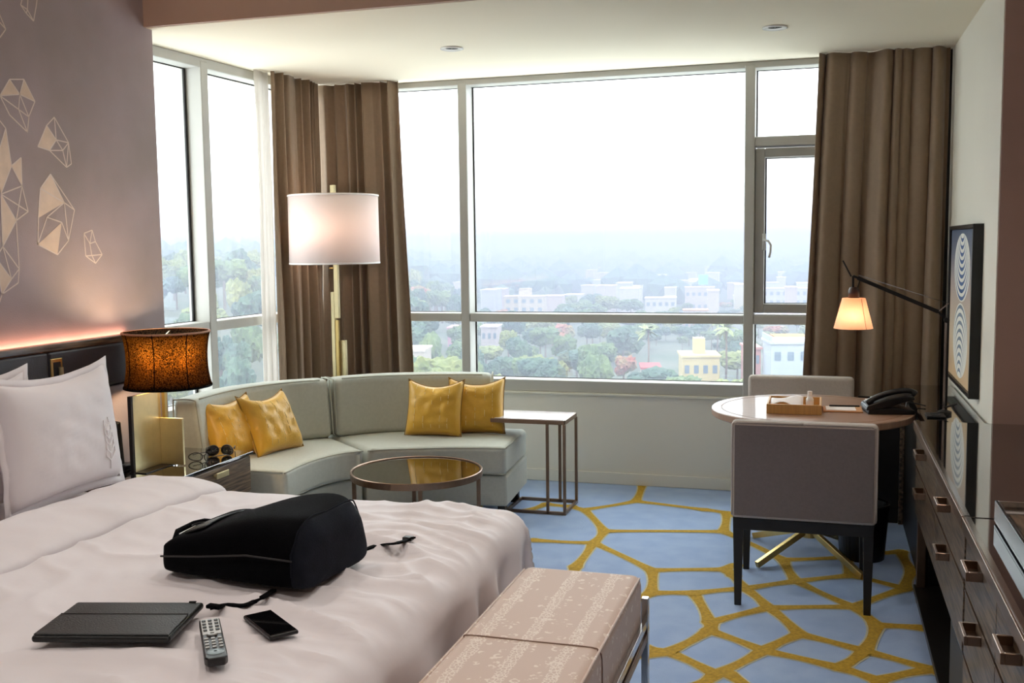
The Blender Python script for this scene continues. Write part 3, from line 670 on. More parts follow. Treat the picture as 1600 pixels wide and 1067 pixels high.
for s in (-1, 1):
    npb('side_rail', mat['brass'], -.21, .215, s*.366-.008, s*.366+.008, .325, .345)
npb('front_rail', mat['brass'], .20, .218, -.374, .374, .325, .345)
for sx_ in (-.20, .205):
    for s in (-1, 1): npb('leg', mat['brass'], sx_-.010, sx_+.010, s*.362-.010, s*.362+.010, 0, .325)
# table lamp with brass plates
tl = empty('table_lamp', (-2.92, 4.06, NT+.0005)); tag(tl, 'bedside lamp with dark drum shade on crossed brass plates', 'lamp')
obj('tall_plate', B(-.006, .006, -.20, .0, .0045, .345), mat['pale_brass'], tl, bevel=.001, segs=1)
obj('cross_plate', B(.0065, .125, -.012, .0, .0045, .22), mat['pale_brass'], tl, bevel=.001, segs=1)
obj('edge_strip', B(-.010, .008, -.216, -.2005, .0, .345), mat['gasket'], tl, bevel=.001, segs=1)
obj('foot_plate', B(-.03, .06, -.199, .05, 0, .004), mat['black_plastic'], tl, bevel=.001, segs=1)
obj('pole', B(.008, .026, .004, .022, .0045, .60), mat['brass'], tl, bevel=.001, segs=1)
SZ0, SZ1 = .362, .612
lampc = (.03, .03)
prof = []
for i in range(13):
    t = i/12; r_ = .178 + .016*abs(2*t-1)**2.2; prof.append((r_, SZ0+(SZ1-SZ0)*t))
sh = obj('lamp_shade', LATHE(prof, c=(*lampc, 0), n=48), shade_mat('dark_weave', (20, 17, 15), (240, 186, 108), .3, weave=(190, .26)), tl, smooth=True, solid=.003)
obj('shade_rim', LATHE([(prof[-1][0]-.004, SZ1-.006), (prof[-1][0]+.003, SZ1-.004), (prof[-1][0]+.003, SZ1+.003), (prof[-1][0]-.006, SZ1+.004)], c=(*lampc, 0), n=48), M('tan_rim', (190, 140, 110), .7, var=(30, .1)), sh, smooth=True)
obj('lower_rim', LATHE([(prof[0][0]-.004, SZ0-.004), (prof[0][0]+.003, SZ0-.004), (prof[0][0]+.003, SZ0+.004), (prof[0][0]-.004, SZ0+.004)], c=(*lampc, 0), n=48), mat['black_fabric'], sh, smooth=True)
for a_ in range(8):
    an = a_*math.pi/4+.3
    obj('shade_seam', TUBE([(lampc[0]+(p[0]+.002)*math.cos(an), lampc[1]+(p[0]+.002)*math.sin(an), p[1]) for p in prof], .0022, n=6), mat['black_fabric'], sh, smooth=True)
bm = bmesh.new()
for a_ in range(3): bar(bm, (*lampc, SZ1-.012), (lampc[0]+.185*math.cos(a_*2.09), lampc[1]+.185*math.sin(a_*2.09), SZ1-.008), .004)
obj('shade_spider', bm, mat['brass'], tl)
for k, (dx, dy) in enumerate(((.113, -.065), (.023, -.128))):
    bm = bmesh.new(); lathe(bm, [(.003, -.035), (.02, -.025), (.026, 0), (.02, .025), (.004, .035)], c=(lampc[0]+dx, lampc[1]+dy, .485), n=14); obj('bulb', bm, emit_mat('bulb_warm', (255, 206, 150), 30), tl, smooth=True)
    l = bpy.data.lights.new('bedside_bulb', 'POINT'); l.energy = 1.9; l.color = (1, .84, .60); l.shadow_soft_size = .03
    lo = bpy.data.objects.new('bedside_bulb', l); link(lo, tl); lo.location = (lampc[0]+dx, lampc[1]+dy, .535)
# bedside telephone in its cradle
tp = empty('bedside_telephone', (-3.03, 3.91, NT+.0005)); tag(tp, 'black handset standing in its cradle on the nightstand', 'telephone')
obj('cradle', B(-.05, .05, -.035, .035, 0, .03), mat['black_plastic'], tp, bevel=.008)
bm = bmesh.new(); box(bm, -.028, .028, -.014, .014, 0, .21); h_ = obj('handset', bm, mat['black_plastic'], tp, bevel=.008, segs=3); h_.location = (-.005, -.01, .025); h_.rotation_euler = (math.radians(12), math.radians(6), 0)
obj('earpiece', B(-.022, .022, -.017, -.0135, .15, .195), mat['gasket'], h_, bevel=.003)
obj('display', B(-.02, .02, -.016, -.0135, .08, .13), mat['black_gloss'], h_, bevel=.002)
obj('antenna_tip', C((.018, 0, -.002), (.018, 0, .012), .006, n=10), mat['silver_plastic'], h_)
# spectacles on the nightstand
def glasses(name, loc, rz, label, lens, m_, k=1.0):
    t = empty(name, loc, math.radians(rz)); tag(t, label, 'glasses')
    for s in (-1, 1):
        def lf(u, v, s=s):
            a = 2*math.pi*u; x = s*.034+.027*v*math.cos(a); z = .024*k+.021*k*v*math.sin(a); return (x, -.004*(x/.03)**2*2, z)
        obj('lens', grid(lambda u, v, lf=lf: lf(u, .05+.95*v), 20, 3), lens, t, smooth=True, solid=.002)
        obj('rim', TUBE([lf(i/20, 1.05) for i in range(21)], .0018*k+.001, n=6), m_, t, smooth=True)
        obj('temple', TUBE([(s*.064, -.008, .03*k), (s*.066, .03, .031*k), (s*.064, .085, .026*k), (s*.060, .115, .006)], .0022, n=6), m_, t, smooth=True)
    obj('bridge', TUBE([(-.01, -.001, .03*k), (0, -.005, .034*k), (.01, -.001, .03*k)], .002, n=6), m_, t, smooth=True)
    return t
glasses('sunglasses', (-2.765, 4.30, NT+.001), 28, 'black sunglasses with dark lenses open on the nightstand', mat['black_gloss'], mat['black_plastic'], 1.1)
glasses('eyeglasses', (-2.765, 4.16, NT+.001), -14, 'clear black rimmed eyeglasses beside the sunglasses on the nightstand', mat['glass'], mat['black_plastic'], .85)

# ---- curved two-piece sofa
sf = empty('curved_sofa', (-2.5, 5.3, 0)); tag(sf, 'curved sage grey sofa in two sections wrapped round the window corner', 'sofa')
so = Vector((-2.5, 5.3, 0))
LF = [(-2.55,4.54),(-2.56,4.72),(-2.545,4.90),(-2.49,5.05),(-2.405,5.14)]; LB = [(-3.20,4.54),(-3.225,4.78),(-3.20,5.02),(-3.08,5.28),(-2.855,5.53)]
RF = [(-2.385,5.155),(-2.25,5.225),(-2.0,5.32),(-1.82,5.365),(-1.665,5.385)]; RB = [(-2.84,5.545),(-2.62,5.75),(-2.33,5.88),(-2.05,5.95),(-1.715,5.99)]
NS = 20
def curves(Fp, Bp): return crom([Vector((*p, 0)) for p in Fp], NS), crom([Vector((*p, 0)) for p in Bp], NS)
def block(Fc, Bc, i0, i1, s0, s1, z0, z1, crown=0.0, top_s=None):
    bm = bmesh.new(); rings = []
    for i in range(i0, i1+1):
        a = Fc[i].lerp(Bc[i], s0)-so; b_ = Fc[i].lerp(Bc[i], s1)-so; a2 = Fc[i].lerp(Bc[i], top_s if top_s is not None else s0)-so
        e = math.sin(math.pi*(i-i0)/(i1-i0))**.5
        rings.append([Vector((a.x, a.y, z0)), Vector((b_.x, b_.y, z0)), Vector((b_.x, b_.y, z1)), Vector(((a2.x+b_.x)/2, (a2.y+b_.y)/2, z1+crown*e)), Vector((a2.x, a2.y, z1))])
    loft(bm, rings); return bm
def pipe(Fc, Bc, i0, i1, s, z, off=0.0): return TUBE([(Fc[i].lerp(Bc[i], s)-so)+Vector((0, 0, z)) for i in range(i0, i1+1)], .0042, n=6)
for k, (Fp, Bp) in enumerate(((LF, LB), (RF, RB))):
    Fc, Bc = curves(Fp, Bp)
    sec = empty('sofa_section'); sec.parent = sf
    obj('base', block(Fc, Bc, 0, NS, .035, .99, .10, .275), mat['sofa'], sec, bevel=.014, segs=3)
    cu = obj('seat_cushion', block(Fc, Bc, 0, NS, 0, .99, .280, .440, crown=.018), mat['sofa'], sec, bevel=.028, segs=4)
    i0, i1 = (0, NS) if k == 0 else (0, 17)
    bk = obj('backrest', block(Fc, Bc, i0, i1, .70, .985, .445, .785, crown=.008, top_s=.77), mat['sofa'], sec, bevel=.035, segs=4)
    obj('seat_piping', pipe(Fc, Bc, 0, NS, .012, .432), mat['piping'], sec, smooth=True)
    obj('seat_piping', pipe(Fc, Bc, 0, NS, .012, .288), mat['piping'], sec, smooth=True)
    obj('back_piping', pipe(Fc, Bc, i0+1, i1-1, .775, .783), mat['piping'], sec, smooth=True)
    e_ = (0 if k == 0 else NS)
    obj('end_piping', TUBE([(Fc[e_].lerp(Bc[e_], s)-so)+Vector((0, 0, .434)) for s in (.03, .25, .5, .68)], .0042, n=6), mat['piping'], sec, smooth=True)
    pb = [(Fc[i0].lerp(Bc[i0], s)-so)+Vector((0, 0, z)) for s, z in ((.71, .46), (.735, .60), (.765, .75), (.79, .782), (.95, .782), (.975, .75), (.98, .46))]
    obj('back_end_piping', TUBE(crom(pb, 24), .0042, n=6), mat['piping'], sec, smooth=True)
    pb = [(Fc[i1].lerp(Bc[i1], s)-so)+Vector((0, 0, z)) for s, z in ((.71, .46), (.735, .60), (.765, .75), (.79, .782), (.95, .782), (.975, .75), (.98, .46))]
    obj('back_end_piping', TUBE(crom(pb, 24), .0042, n=6), mat['piping'], sec, smooth=True)
    for i in (1, NS-1):
        for s in (.09, .90):
            p = Fc[i].lerp(Bc[i], s)-so; obj('leg', B(p.x-.022, p.x+.022, p.y-.022, p.y+.022, 0, .10), mat['black_wood'], sec, bevel=.002)

# ---- gold cushions
def cushion(px, py, sz, lean, rz, seed, label, dz=0.0):
    p = atz(px, py, .462); t = empty('gold_cushion'); tag(t, label, 'cushion')
    obj('cushion_body', pillow_bm(sz, sz, .15, seed, n=22, sag=.11, crease=1.5), mat['gold_satin'], t, smooth=True)
    bm = bmesh.new(); rnd = random.Random(seed)
    for k in range(5):               # broken rows of pale stitches
        x = sz*(-.30+.15*k+rnd.uniform(-.02, .02)); z = sz*.10
        while z < sz*.9:
            ln = rnd.uniform(.012, .04)
            if rnd.random() < .7:
                pts = []
                for q in range(5):
                    zz = z+ln*q/4; u = x/(sz/2); v = (zz-sz/2)/(sz/2); kk = max(0.001, (1-abs(u)**2.6)*(1-abs(v)**2.6))
                    wr = 1.5*(.010*nz(u*2.2+seed, v*2.2, -3) + .006*nz(u*5+seed, v*4, -5) + .006*nz((u+v)*4, (u-v)*1.5+seed, 2.2))*kk
                    pts.append((x*(1-.075*(1-v*v)*u*u), -(.075*kk**.42)-wr-.0006, sz/2*v*(1-.075*(1-u*u)*v*v) - .11*sz*(1-u*u)*smooth01((v+.1)/1.1) + sz/2))
                tube(bm, pts, .0016, n=5)
            z += ln+rnd.uniform(.006, .02)
    obj('stitch_rows', bm, mat['thread'], t, smooth=True)['kind'] = 'stuff'
    bm = bmesh.new(); pts = []
    for e in range(4):
        for i in range(10):
            s = -1+2*i/10; u, v = ((s, -1), (1, s), (-s, 1), (-1, -s))[e]
            pts.append((sz/2*u*(1-.075*(1-v*v)*abs(u)**2), 0, sz/2*v*(1-.075*(1-u*u)*abs(v)**2)-.11*sz*(1-u*u)*smooth01((v+.1)/1.1)+sz/2))
    tube(bm, pts+[pts[0]], .0035, n=6); obj('cushion_piping', bm, M('gold_piping', (150, 112, 34), .6, var=(40, .1)) if 'gold_piping' not in bpy.data.materials else bpy.data.materials['gold_piping'], t, smooth=True)
    place(t, (p.x, p.y, .452+dz), -lean, 0, rz); return t
cushion(377, 712, .35, 25, 72, 1, 'mustard gold cushion at the bedside end of the sofa leaning on the back')
cushion(440, 703, .35, 26, 76, 2, 'mustard gold cushion overlapping the one at the bedside end of the sofa')
cushion(676, 679, .34, 20, 6, 3, 'mustard gold cushion with stitched rows in front of the last one by the side table')
cushion(744, 675, .34, 20, 14, 4, 'mustard gold cushion at the sofa end nearest the side table')

# ---- round coffee table
ct = empty('coffee_table', (-1.982, 4.862, 0)); tag(ct, 'round coffee table with smoked mirror top and bronze rim', 'coffee table')
obj('mirror_top', LATHE([(.001, .408), (.322, .408), (.326, .404), (.326, .392), (.001, .392)], n=64), mat['smoke_glass'], ct)
obj('rim', LATHE([(.327, .380), (.338, .380), (.338, .412), (.334, .415), (.327, .412), (.327, .380)], n=64), mat['bronze'], ct, smooth=False)
for a in (25, 115, 205, 295):
    c_, s_ = math.cos(math.radians(a)), math.sin(math.radians(a)); obj('leg', BAR((.318*c_, .318*s_, 0), (.318*c_, .318*s_, .382), .020, .012), mat['bronze'], ct, bevel=.002)
obj('cross_bar', BAR((.31*math.cos(.436), .31*math.sin(.436), .15), (-.31*math.cos(.436), -.31*math.sin(.436), .15), .012), mat['bronze'], ct)
obj('cross_bar', BAR((.31*math.cos(2.007), .31*math.sin(2.007), .162), (-.31*math.cos(2.007), -.31*math.sin(2.007), .162), .012), mat['bronze'], ct)
# ---- C-shaped side table
st_ = empty('side_table', (-1.45, 5.83, 0)); tag(st_, 'tall bronze frame side table with white marble top reaching over the sofa seat', 'side table')
X0, X1, Y0, Y1 = -.40, .045, -.15, .145
obj('marble_top', B(X0+.006, X1-.006, Y0+.006, Y1-.006, .541, .552), mat['white_marble'], st_, bevel=.002)
bm = bmesh.new()
for q in ((X0, X1, Y0-.006, Y0+.006), (X0, X1, Y1-.006, Y1+.006), (X0-.006, X0+.006, Y0+.006, Y1-.006), (X1-.006, X1+.006, Y0+.006, Y1-.006)): box(bm, q[0], q[1], q[2], q[3], .525, .549)
obj('top_frame', bm, mat['bronze'], st_)
for x in (-.055, X1):
    for y in (Y0, Y1): obj('upright', B(x-.008, x+.008, y-.008, y+.008, .0, .525), mat['bronze'], st_, bevel=.001, segs=1)
for y in (Y0, Y1): obj('floor_rail', B(-.30, X1-.008, y-.008, y+.008, 0, .018), mat['bronze'], st_, bevel=.001, segs=1)
for x in (-.30, X1): obj('floor_rail', B(x-.008, x+.008, Y0+.008, Y1-.008, 0, .018), mat['bronze'], st_, bevel=.001, segs=1)

# ---- floor lamp behind the sofa
FY = 5.98
lc = aty(523, 400, FY)
fl = empty('floor_lamp', (lc.x, FY, 0)); tag(fl, 'tall brass floor lamp with white drum shade behind the sofa', 'floor lamp')
zb = aty(525, 411, FY).z; zt = aty(525, 306, FY).z
fs = obj('lamp_shade', LATHE([(.282, zb), (.280, (zb+zt)/2), (.279, zt)], n=56), shade_mat('white_linen_shade', (246, 240, 240), (255, 240, 232), .45), fl, smooth=True, solid=.003)
for z in (zb, zt): obj('shade_rim', LATHE([(.2805, z-.006), (.285, z-.005), (.285, z+.005), (.2795, z+.006)], n=56), mat['paper'], fs, smooth=True)
zz = lambda y: aty(525, y, FY).z
obj('finial', B(-.014, .014, -.014, .014, zt-.02, zz(289)), mat['pale_brass'], fl, bevel=.002)
obj('upper_pole', B(-.006, .022, -.014, .014, zz(497), zt-.02), mat['pale_brass'], fl, bevel=.002)
obj('middle_pole', B(-.030, -.006, -.014, .014, .03, zz(456)), mat['pale_brass'], fl, bevel=.002)
obj('lower_pole', B(.016, .050, .0141, .042, .03, zz(532)), mat['pale_brass'], fl, bevel=.002)
obj('inner_pole', B(-.0055, .0155, -.010, .010, .03, zz(500)), mat['brass'], fl, bevel=.001)
obj('base_plate', B(-.14, .14, -.14, .14, 0, .03), mat['pale_brass'], fl, bevel=.003)
obj('switch_knob', C((-.004, -.014, zz(419)), (-.030, -.020, zz(419)), .006, n=12), mat['brass'], fl)
bm = bmesh.new()
for a_ in range(3): bar(bm, (0, 0, zt-.03), (.278*math.cos(a_*2.09), .278*math.sin(a_*2.09), zt-.012), .005)
obj('shade_spider', bm, mat['brass'], fl)
obj('bulb', LATHE([(.004, -.05), (.02, -.03), (.03, 0), (.02, .03), (.004, .04)], c=(.0, -.05, (zb+zt)/2), n=16), emit_mat('bulb_soft', (255, 224, 190), 3), fl, smooth=True)
l = bpy.data.lights.new('floor_lamp_bulb', 'POINT'); l.energy = 1.3; l.color = (1, .84, .72); l.shadow_soft_size = .04
lo = bpy.data.objects.new('floor_lamp_bulb', l); link(lo, fl); lo.location = (0, -.08, (zb+zt)/2)

# ---- round desk
DC = Vector((-.05, 5.20, 0)); DR = .475
dk = empty('round_desk', DC); tag(dk, 'round walnut desk top on a brass star base', 'desk')
obj('desk_top', LATHE([(.001, .742), (DR-.004, .742), (DR, .738), (DR, .712), (DR-.006, .706), (.001, .706)], n=80), mat['desk_wood'], dk)
obj('edge_inlay', LATHE([(DR-.052, .7421), (DR-.052, .7428), (DR-.046, .7428), (DR-.046, .7421)], n=80), M('inlay', (150, 116, 96), .5, var=(10, .1)), dk)
obj('column', C((0, 0, .12), (0, 0, .706), .028, n=20), mat['brass'], dk, smooth=False)
for x, y in ((-.228, -.235), (.234, -.293), (-.273, .256), (.144, .325)):
    d_ = Vector((x, y, 0)); obj('star_leg', BAR((d_.x*1.03, d_.y*1.03, .016), (d_.x*.04, d_.y*.04, .142), .022, .03), mat['brass'], dk, bevel=.002)
obj('hub', C((0, 0, .105), (0, 0, .165), .04, n=20), mat['brass'], dk)

# ---- dark cabinet between desk and wall
cb = empty('desk_side_cabinet', (.56, 5.37, 0)); tag(cb, 'narrow black cabinet under the desk lamp between round desk and wall', 'cabinet')
def cbb(name, m_, x0, x1, y0, y1, z0, z1, **k): return obj(name, B(x0, x1, y0, y1, z0, z1), m_, cb, bevel=k.get('bevel', .003))
cbb('side_panel', mat['black_wood'], -.125, -.105, -.655, .62, .0, .70)
cbb('back_panel', mat['black_wood'], .10, .11, -.655, .62, .0, .70)
cbb('end_panel', mat['black_wood'], -.105, .10, .60, .62, .0, .70)
cbb('near_panel', mat['black_wood'], -.105, .10, -.655, -.635, .0, .70)
cbb('top_board', mat['black_gloss'], -.13, .112, -.66, .625, .7005, .765)
cbb('return_panel', mat['black_wood'], -.37, -.1505, .585, .605, .0, .70)
cbb('corner_post', mat['dark_wood'], -.150, -.1255, .56, .62, .0, .70)
sk = empty('socket_plate', (.487, 4.93, .7655)); tag(sk, 'small black socket plate on the cabinet top beside the lamp foot', 'socket')
obj('plate', B(-.04, .04, -.055, .055, 0, .008), mat['black_plastic'], sk, bevel=.003)
for y in (-.025, .025): obj('socket_insert', B(-.02, .02, y-.018, y+.018, .008, .0095), mat['gasket'], sk, bevel=.001, segs=1)

# ---- desk chairs
def chair(loc, rz, label, top, wdt=.59):
    t = empty('desk_chair', loc, math.radians(rz)); tag(t, label, 'chair', 'greige desk chairs')
    hw = wdt/2
    obj('backrest', B(-hw, hw, -.035, .045, .385, top), mat['chair_fabric'], t, bevel=.022, segs=4)
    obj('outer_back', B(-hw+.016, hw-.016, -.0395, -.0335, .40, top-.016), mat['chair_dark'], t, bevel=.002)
    obj('seat_cushion', B(-hw+.01, hw-.01, .047, .56, .39, .475), mat['chair_fabric'], t, bevel=.025, segs=4)
    for s in (-1, 1):
        pts = crom([(s*(hw-.006), -.030, .40), (s*(hw-.006), -.030, top-.05), (s*(hw-.02), -.031, top-.012), (s*(hw-.06), -.032, top-.006), (0, -.032, top-.005)], 24)
        obj('edge_piping', TUBE(pts, .004, n=6), M('pale_piping', (186, 176, 168), .8, var=(50, .05)) if 'pale_piping' not in bpy.data.materials else bpy.data.materials['pale_piping'], t, smooth=True)
    obj('apron', B(-hw+.012, hw-.012, -.022, .022, .335, .3845), mat['black_wood'], t, bevel=.002)
    for s in (-1, 1): obj('side_apron', B(s*(hw-.035)-.012, s*(hw-.035)+.012, .022, .52, .335, .3895), mat['black_wood'], t, bevel=.002)
    for s in (-1, 1):
        for y, lean in ((0.0, .0), (.51, .0)):
            bm = bmesh.new(); x = s*(hw-.032); loft(bm, [[Vector((x+a*.014, y+b_*.014, 0)) for a, b_ in ((-1, -1), (1, -1), (1, 1), (-1, 1))], [Vector((x+a*.022, y+b_*.022, .388)) for a, b_ in ((-1, -1), (1, -1), (1, 1), (-1, 1))]])
            obj('leg', bm, mat['black_wood'], t, bevel=.002)
    return t
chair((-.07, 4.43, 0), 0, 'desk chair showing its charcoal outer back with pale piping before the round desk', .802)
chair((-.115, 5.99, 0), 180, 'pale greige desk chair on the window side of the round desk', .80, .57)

# ---- things on the desk
DZ = .7428
tr = empty('wooden_tray', (-.125, 5.13, DZ)); tag(tr, 'shallow square oak tray on the round desk', 'tray')
obj('tray_floor', B(-.12, .12, -.13, .13, 0, .008), mat['tray_wood'], tr)
for q in ((-.125, .125, -.14, -.13), (-.125, .125, .13, .14), (-.125, -.115, -.13, .13), (.115, .125, -.13, .13)): obj('tray_wall', B(q[0], q[1], q[2], q[3], 0, .045), mat['tray_wood'], tr, bevel=.001, segs=1)
bm = grid(lambda u, v: (-.10+.15*u, -.09+.15*v, .012+.030*u*(1-u)*2+.02*v+.012*math.sin(u*5+v*3)), 10, 10)
o = obj('folded_paper', bm, mat['paper'], None, smooth=True, solid=.002); o.location = (-.135, 5.13, DZ+.012); tag(o, 'crumpled white paper leaning in the oak tray', 'paper')
bt = empty('small_bottle', (-.055, 5.14, DZ+.0085)); tag(bt, 'small clear bottle with white cap standing in the oak tray', 'bottle')
obj('bottle_body', LATHE([(.001, 0), (.017, 0), (.018, .004), (.018, .045), (.012, .054), (.009, .058), (.001, .058)], n=24), mat['clear_plastic'], bt, smooth=True)
obj('bottle_cap', LATHE([(.001, .058), (.011, .058), (.011, .082), (.001, .082)], n=20), mat['paper'], bt)
obj('bottle_label', LATHE([(.0184, .010), (.0184, .036)], n=24), mat['white_thread'], bt, smooth=True)
npd = empty('notepad', (.095, 5.17, DZ), math.radians(2)); tag(npd, 'tan notepad folder with white paper lying by the tray', 'notepad')
obj('folder', B(-.09, .09, -.075, .075, 0, .006), M('tan_card', (206, 150, 100), .6, var=(10, .08)), npd, bevel=.001, segs=1)
obj('sheet', B(-.075, .06, -.06, .055, .006, .009), mat['paper'], npd)
o = obj('pen', C((-.07, 0, 0), (.07, 0, 0), .004, n=10), mat['black_plastic'], None, smooth=False); o.location = (.105, 5.215, DZ+.0132); o.rotation_euler = (0, 0, .06); tag(o, 'slim black pen lying across the notepad', 'pen')
# desk telephone
dp = empty('desk_telephone', (.300, 5.16, DZ), math.radians(8)); tag(dp, 'black desk telephone with wedge body on the round desk', 'telephone')
bm = bmesh.new(); loft(bm, [[Vector((x, y, z)) for x, z in ((-.105, .0), (.105, 0), (.108, .018), (.02, .030), (-.10, .022))] for y in (-.085, .085)]); obj('phone_base', bm, mat['black_plastic'], dp, bevel=.004)
bm = bmesh.new(); loft(bm, [[Vector((x, y, z)) for x, z in ((-.115, .018), (-.108, .038), (-.02, .072), (.06, .088), (.10, .085), (.105, .070), (.05, .055), (-.02, .03))] for y in (-.085, .075)]); obj('sloped_panel', bm, mat['black_plastic'], dp, bevel=.005)
bm = bmesh.new()
obj('key_field', grid(lambda u, v: (-.10+.075*u, -.02+.085*v, .043+.030*u), 2, 2), mat['silver_plastic'], dp, solid=.002)
for i in range(3):
    for j in range(3):
        x = -.088+.024*i; y = -.008+.026*j; obj('phone_key', B(x-.008, x+.008, y-.009, y+.009, .046+.4*(x+.10), .0495+.4*(x+.10)), mat['paper'], dp, bevel=.001, segs=1)
bm = bmesh.new(); tube(bm, crom([(-.105, -.055, .046), (-.06, -.055, .078), (.02, -.055, .104), (.085, -.055, .108), (.11, -.055, .092)], 20), [.016]*3+[.013]*15+[.017]*3, n=10); obj('receiver', bm, mat['black_plastic'], dp, smooth=True)
bm = bmesh.new(); tube(bm, crom([(.09, .03, .012), (.10, .06, .034), (.13, .05, .034), (.17, .0, .030)], 20), .003, n=6); obj('phone_cord', bm, mat['black_plastic'], dp, smooth=True)
# desk lamp
LY = 5.0
def lp(x, y): q = aty(x, y, LY); return Vector((q.x-.532, 0, q.z-.7655))
dl = empty('desk_lamp', (.532, LY, .7655)); tag(dl, 'adjustable black arm desk lamp with cream cone shade', 'desk lamp')
obj('lamp_foot', LATHE([(.001, 0), (.03, 0), (.03, .012), (.012, .02), (.001, .02)], n=24), mat['black_plastic'], dl)
obj('clamp_knob', C((.0, -.0, .03), (.05, -.02, .052), .005, n=10), mat['black_plastic'], dl)
bm = bmesh.new(); box(bm, -.009, -.001, -.006, .006, .02, .425); obj('lower_arm', bm, mat['chrome'], dl); 
bm = bmesh.new(); box(bm, .001, .010, -.006, .006, .02, .425); obj('lower_arm', bm, mat['black_plastic'], dl)
ej = lp(1479, 500); el = lp(1466, 487); ae = lp(1340, 434)
bm = bmesh.new(); cyl(bm, ej+Vector((0, -.012, 0)), ej+Vector((0, .012, 0)), .012, n=14); bar(bm, ej, el, .010); obj('elbow', bm, mat['black_plastic'], dl)
obj('upper_arm', BAR(el, ae, .012, .017), mat['black_plastic'], dl)
bm = bmesh.new(); bar(bm, el, lp(1482, 474), .005); obj('spring_lever', bm, mat['chrome'], dl)
obj('tension_wire', TUBE([lp(1482, 474), lp(1342, 430)], .0013, n=5), mat['chrome'], dl)
hd = lp(1333, 431)
bm = bmesh.new(); bar(bm, ae, hd, .010); bar(bm, lp(1317, 407), lp(1330, 432), .007); bar(bm, hd, lp(1333, 452), .010); bar(bm, lp(1344, 437), lp(1339, 452), .004); obj('head_joint', bm, mat['black_plastic'], dl)
c0 = lp(1334, 468); s1_ = lp(1334, 466).z; s0_ = lp(1334, 513).z
obj('socket_cap', LATHE([(.001, .052), (.018, .050), (.024, .036), (.025, 0), (.001, 0)], c=(c0.x, 0, s1_), n=20), M('brown_cap', (70, 46, 38), .4, var=(20, .2)), dl, smooth=True)
ds = obj('lamp_shade', LATHE([(.086, s0_), (.050, s1_), (.022, s1_+.001)], c=(c0.x, 0, 0), n=40), shade_mat('cream_shade', (250, 230, 210), (255, 228, 204), .6), dl, smooth=False, solid=.0025)
obj('shade_seam', TUBE([(c0.x+.0875*math.cos(-.9), .0875*math.sin(-.9), s0_), (c0.x+.0515*math.cos(-.9), .0515*math.sin(-.9), s1_)], .0014, n=5), M('seam_tan', (190, 150, 120), .7, var=(20, .1)), ds)
obj('bulb', LATHE([(.003, -.03), (.016, -.02), (.02, 0), (.012, .03), (.003, .04)], c=(c0.x, 0, (s0_+s1_)/2+.01), n=14), emit_mat('desk_bulb', (255, 206, 160), 1.5), dl, smooth=True)
l = bpy.data.lights.new('desk_bulb', 'POINT'); l.energy = .22; l.color = (1, .82, .66); l.shadow_soft_size = .025
lo = bpy.data.objects.new('desk_bulb', l); link(lo, dl); lo.location = (c0.x, -.02, (s0_+s1_)/2-.015)
# waste bin under the desk
wb = empty('waste_bin', (.20, 5.27, 0)); tag(wb, 'dark round waste bin standing under the desk', 'bin')
obj('bin_body', LATHE([(.001, 0), (.105, 0), (.125, .27), (.120, .27), (.101, .008), (.001, .008)], n=40), mat['black_plastic'], wb, smooth=False)
obj('bin_rim', LATHE([(.119, .268), (.128, .268), (.128, .276), (.119, .276), (.119, .268)], n=40), mat['chrome'], wb)

# ---- framed picture
pcx = empty('framed_picture', (.6845, 5.545, .825)); tag(pcx, 'framed abstract print of nested blue and grey arcs on the side wall', 'picture')
PW, PH = .93, .795
for nm, q in (('frame_side', (-PW/2, -PW/2+.02, 0, PH)), ('frame_side', (PW/2-.02, PW/2, 0, PH)), ('frame_rail', (-PW/2+.02, PW/2-.02, 0, .02)), ('frame_rail', (-PW/2+.02, PW/2-.02, PH-.02, PH))):
    obj(nm, B(-.045, 0, q[0], q[1], q[2], q[3]), mat['black_plastic'], pcx, bevel=.001, segs=1)
mt, nt, b = new_mat('print_ground'); N = nt.nodes; Lk = nt.links; b.inputs['Roughness'].default_value = .6
tc = N.new('ShaderNodeTexCoord'); sx = N.new('ShaderNodeSeparateXYZ'); Lk.new(tc.outputs['Object'], sx.inputs[0])
rp = N.new('ShaderNodeValToRGB'); mr = N.new('ShaderNodeMapRange'); mr.inputs['From Max'].default_value = PH; Lk.new(sx.outputs['Z'], mr.inputs['Value']); Lk.new(mr.outputs[0], rp.inputs[0])
e = rp.color_ramp.elements; e[0].color = (*lin((206, 172, 128)), 1); e[1].color = (*lin((60, 76, 104)), 1)
for pos, c_ in ((.30, (206, 186, 156)), (.62, (176, 160, 152)), (.82, (104, 108, 122))): q = e.new(pos); q.color = (*lin(c_), 1)
Lk.new(rp.outputs[0], b.inputs['Base Color'])
obj('print', B(-.034, -.004, -PW/2+.021, PW/2-.021, .021, PH-.021), mt, pcx)
def ell(cy_, cz, ry, rz, n=40): return [(cy_+ry*math.cos(2*math.pi*i/n), cz+rz*math.sin(2*math.pi*i/n)) for i in range(n)]
def flat(name, poly, x, m_, par=pcx):
    bm = bmesh.new(); bm.faces.new([bm.verts.new((x, p[0], p[1])) for p in poly]); return obj(name, bm, m_, par)
mw = M('print_white', (236, 234, 224), .6, var=(8, .03)); mb = M('print_blue', (58, 92, 142), .6, var=(8, .08)); mg = M('print_grey', (120, 134, 150), .6, var=(8, .08))
UW, UH = .30, .24
flat('white_oval', ell(-.02, .587, UW, .168), -.0350, mw)
flat('white_oval', ell(-.02, .228, UW*.93, .185), -.0350, mw)
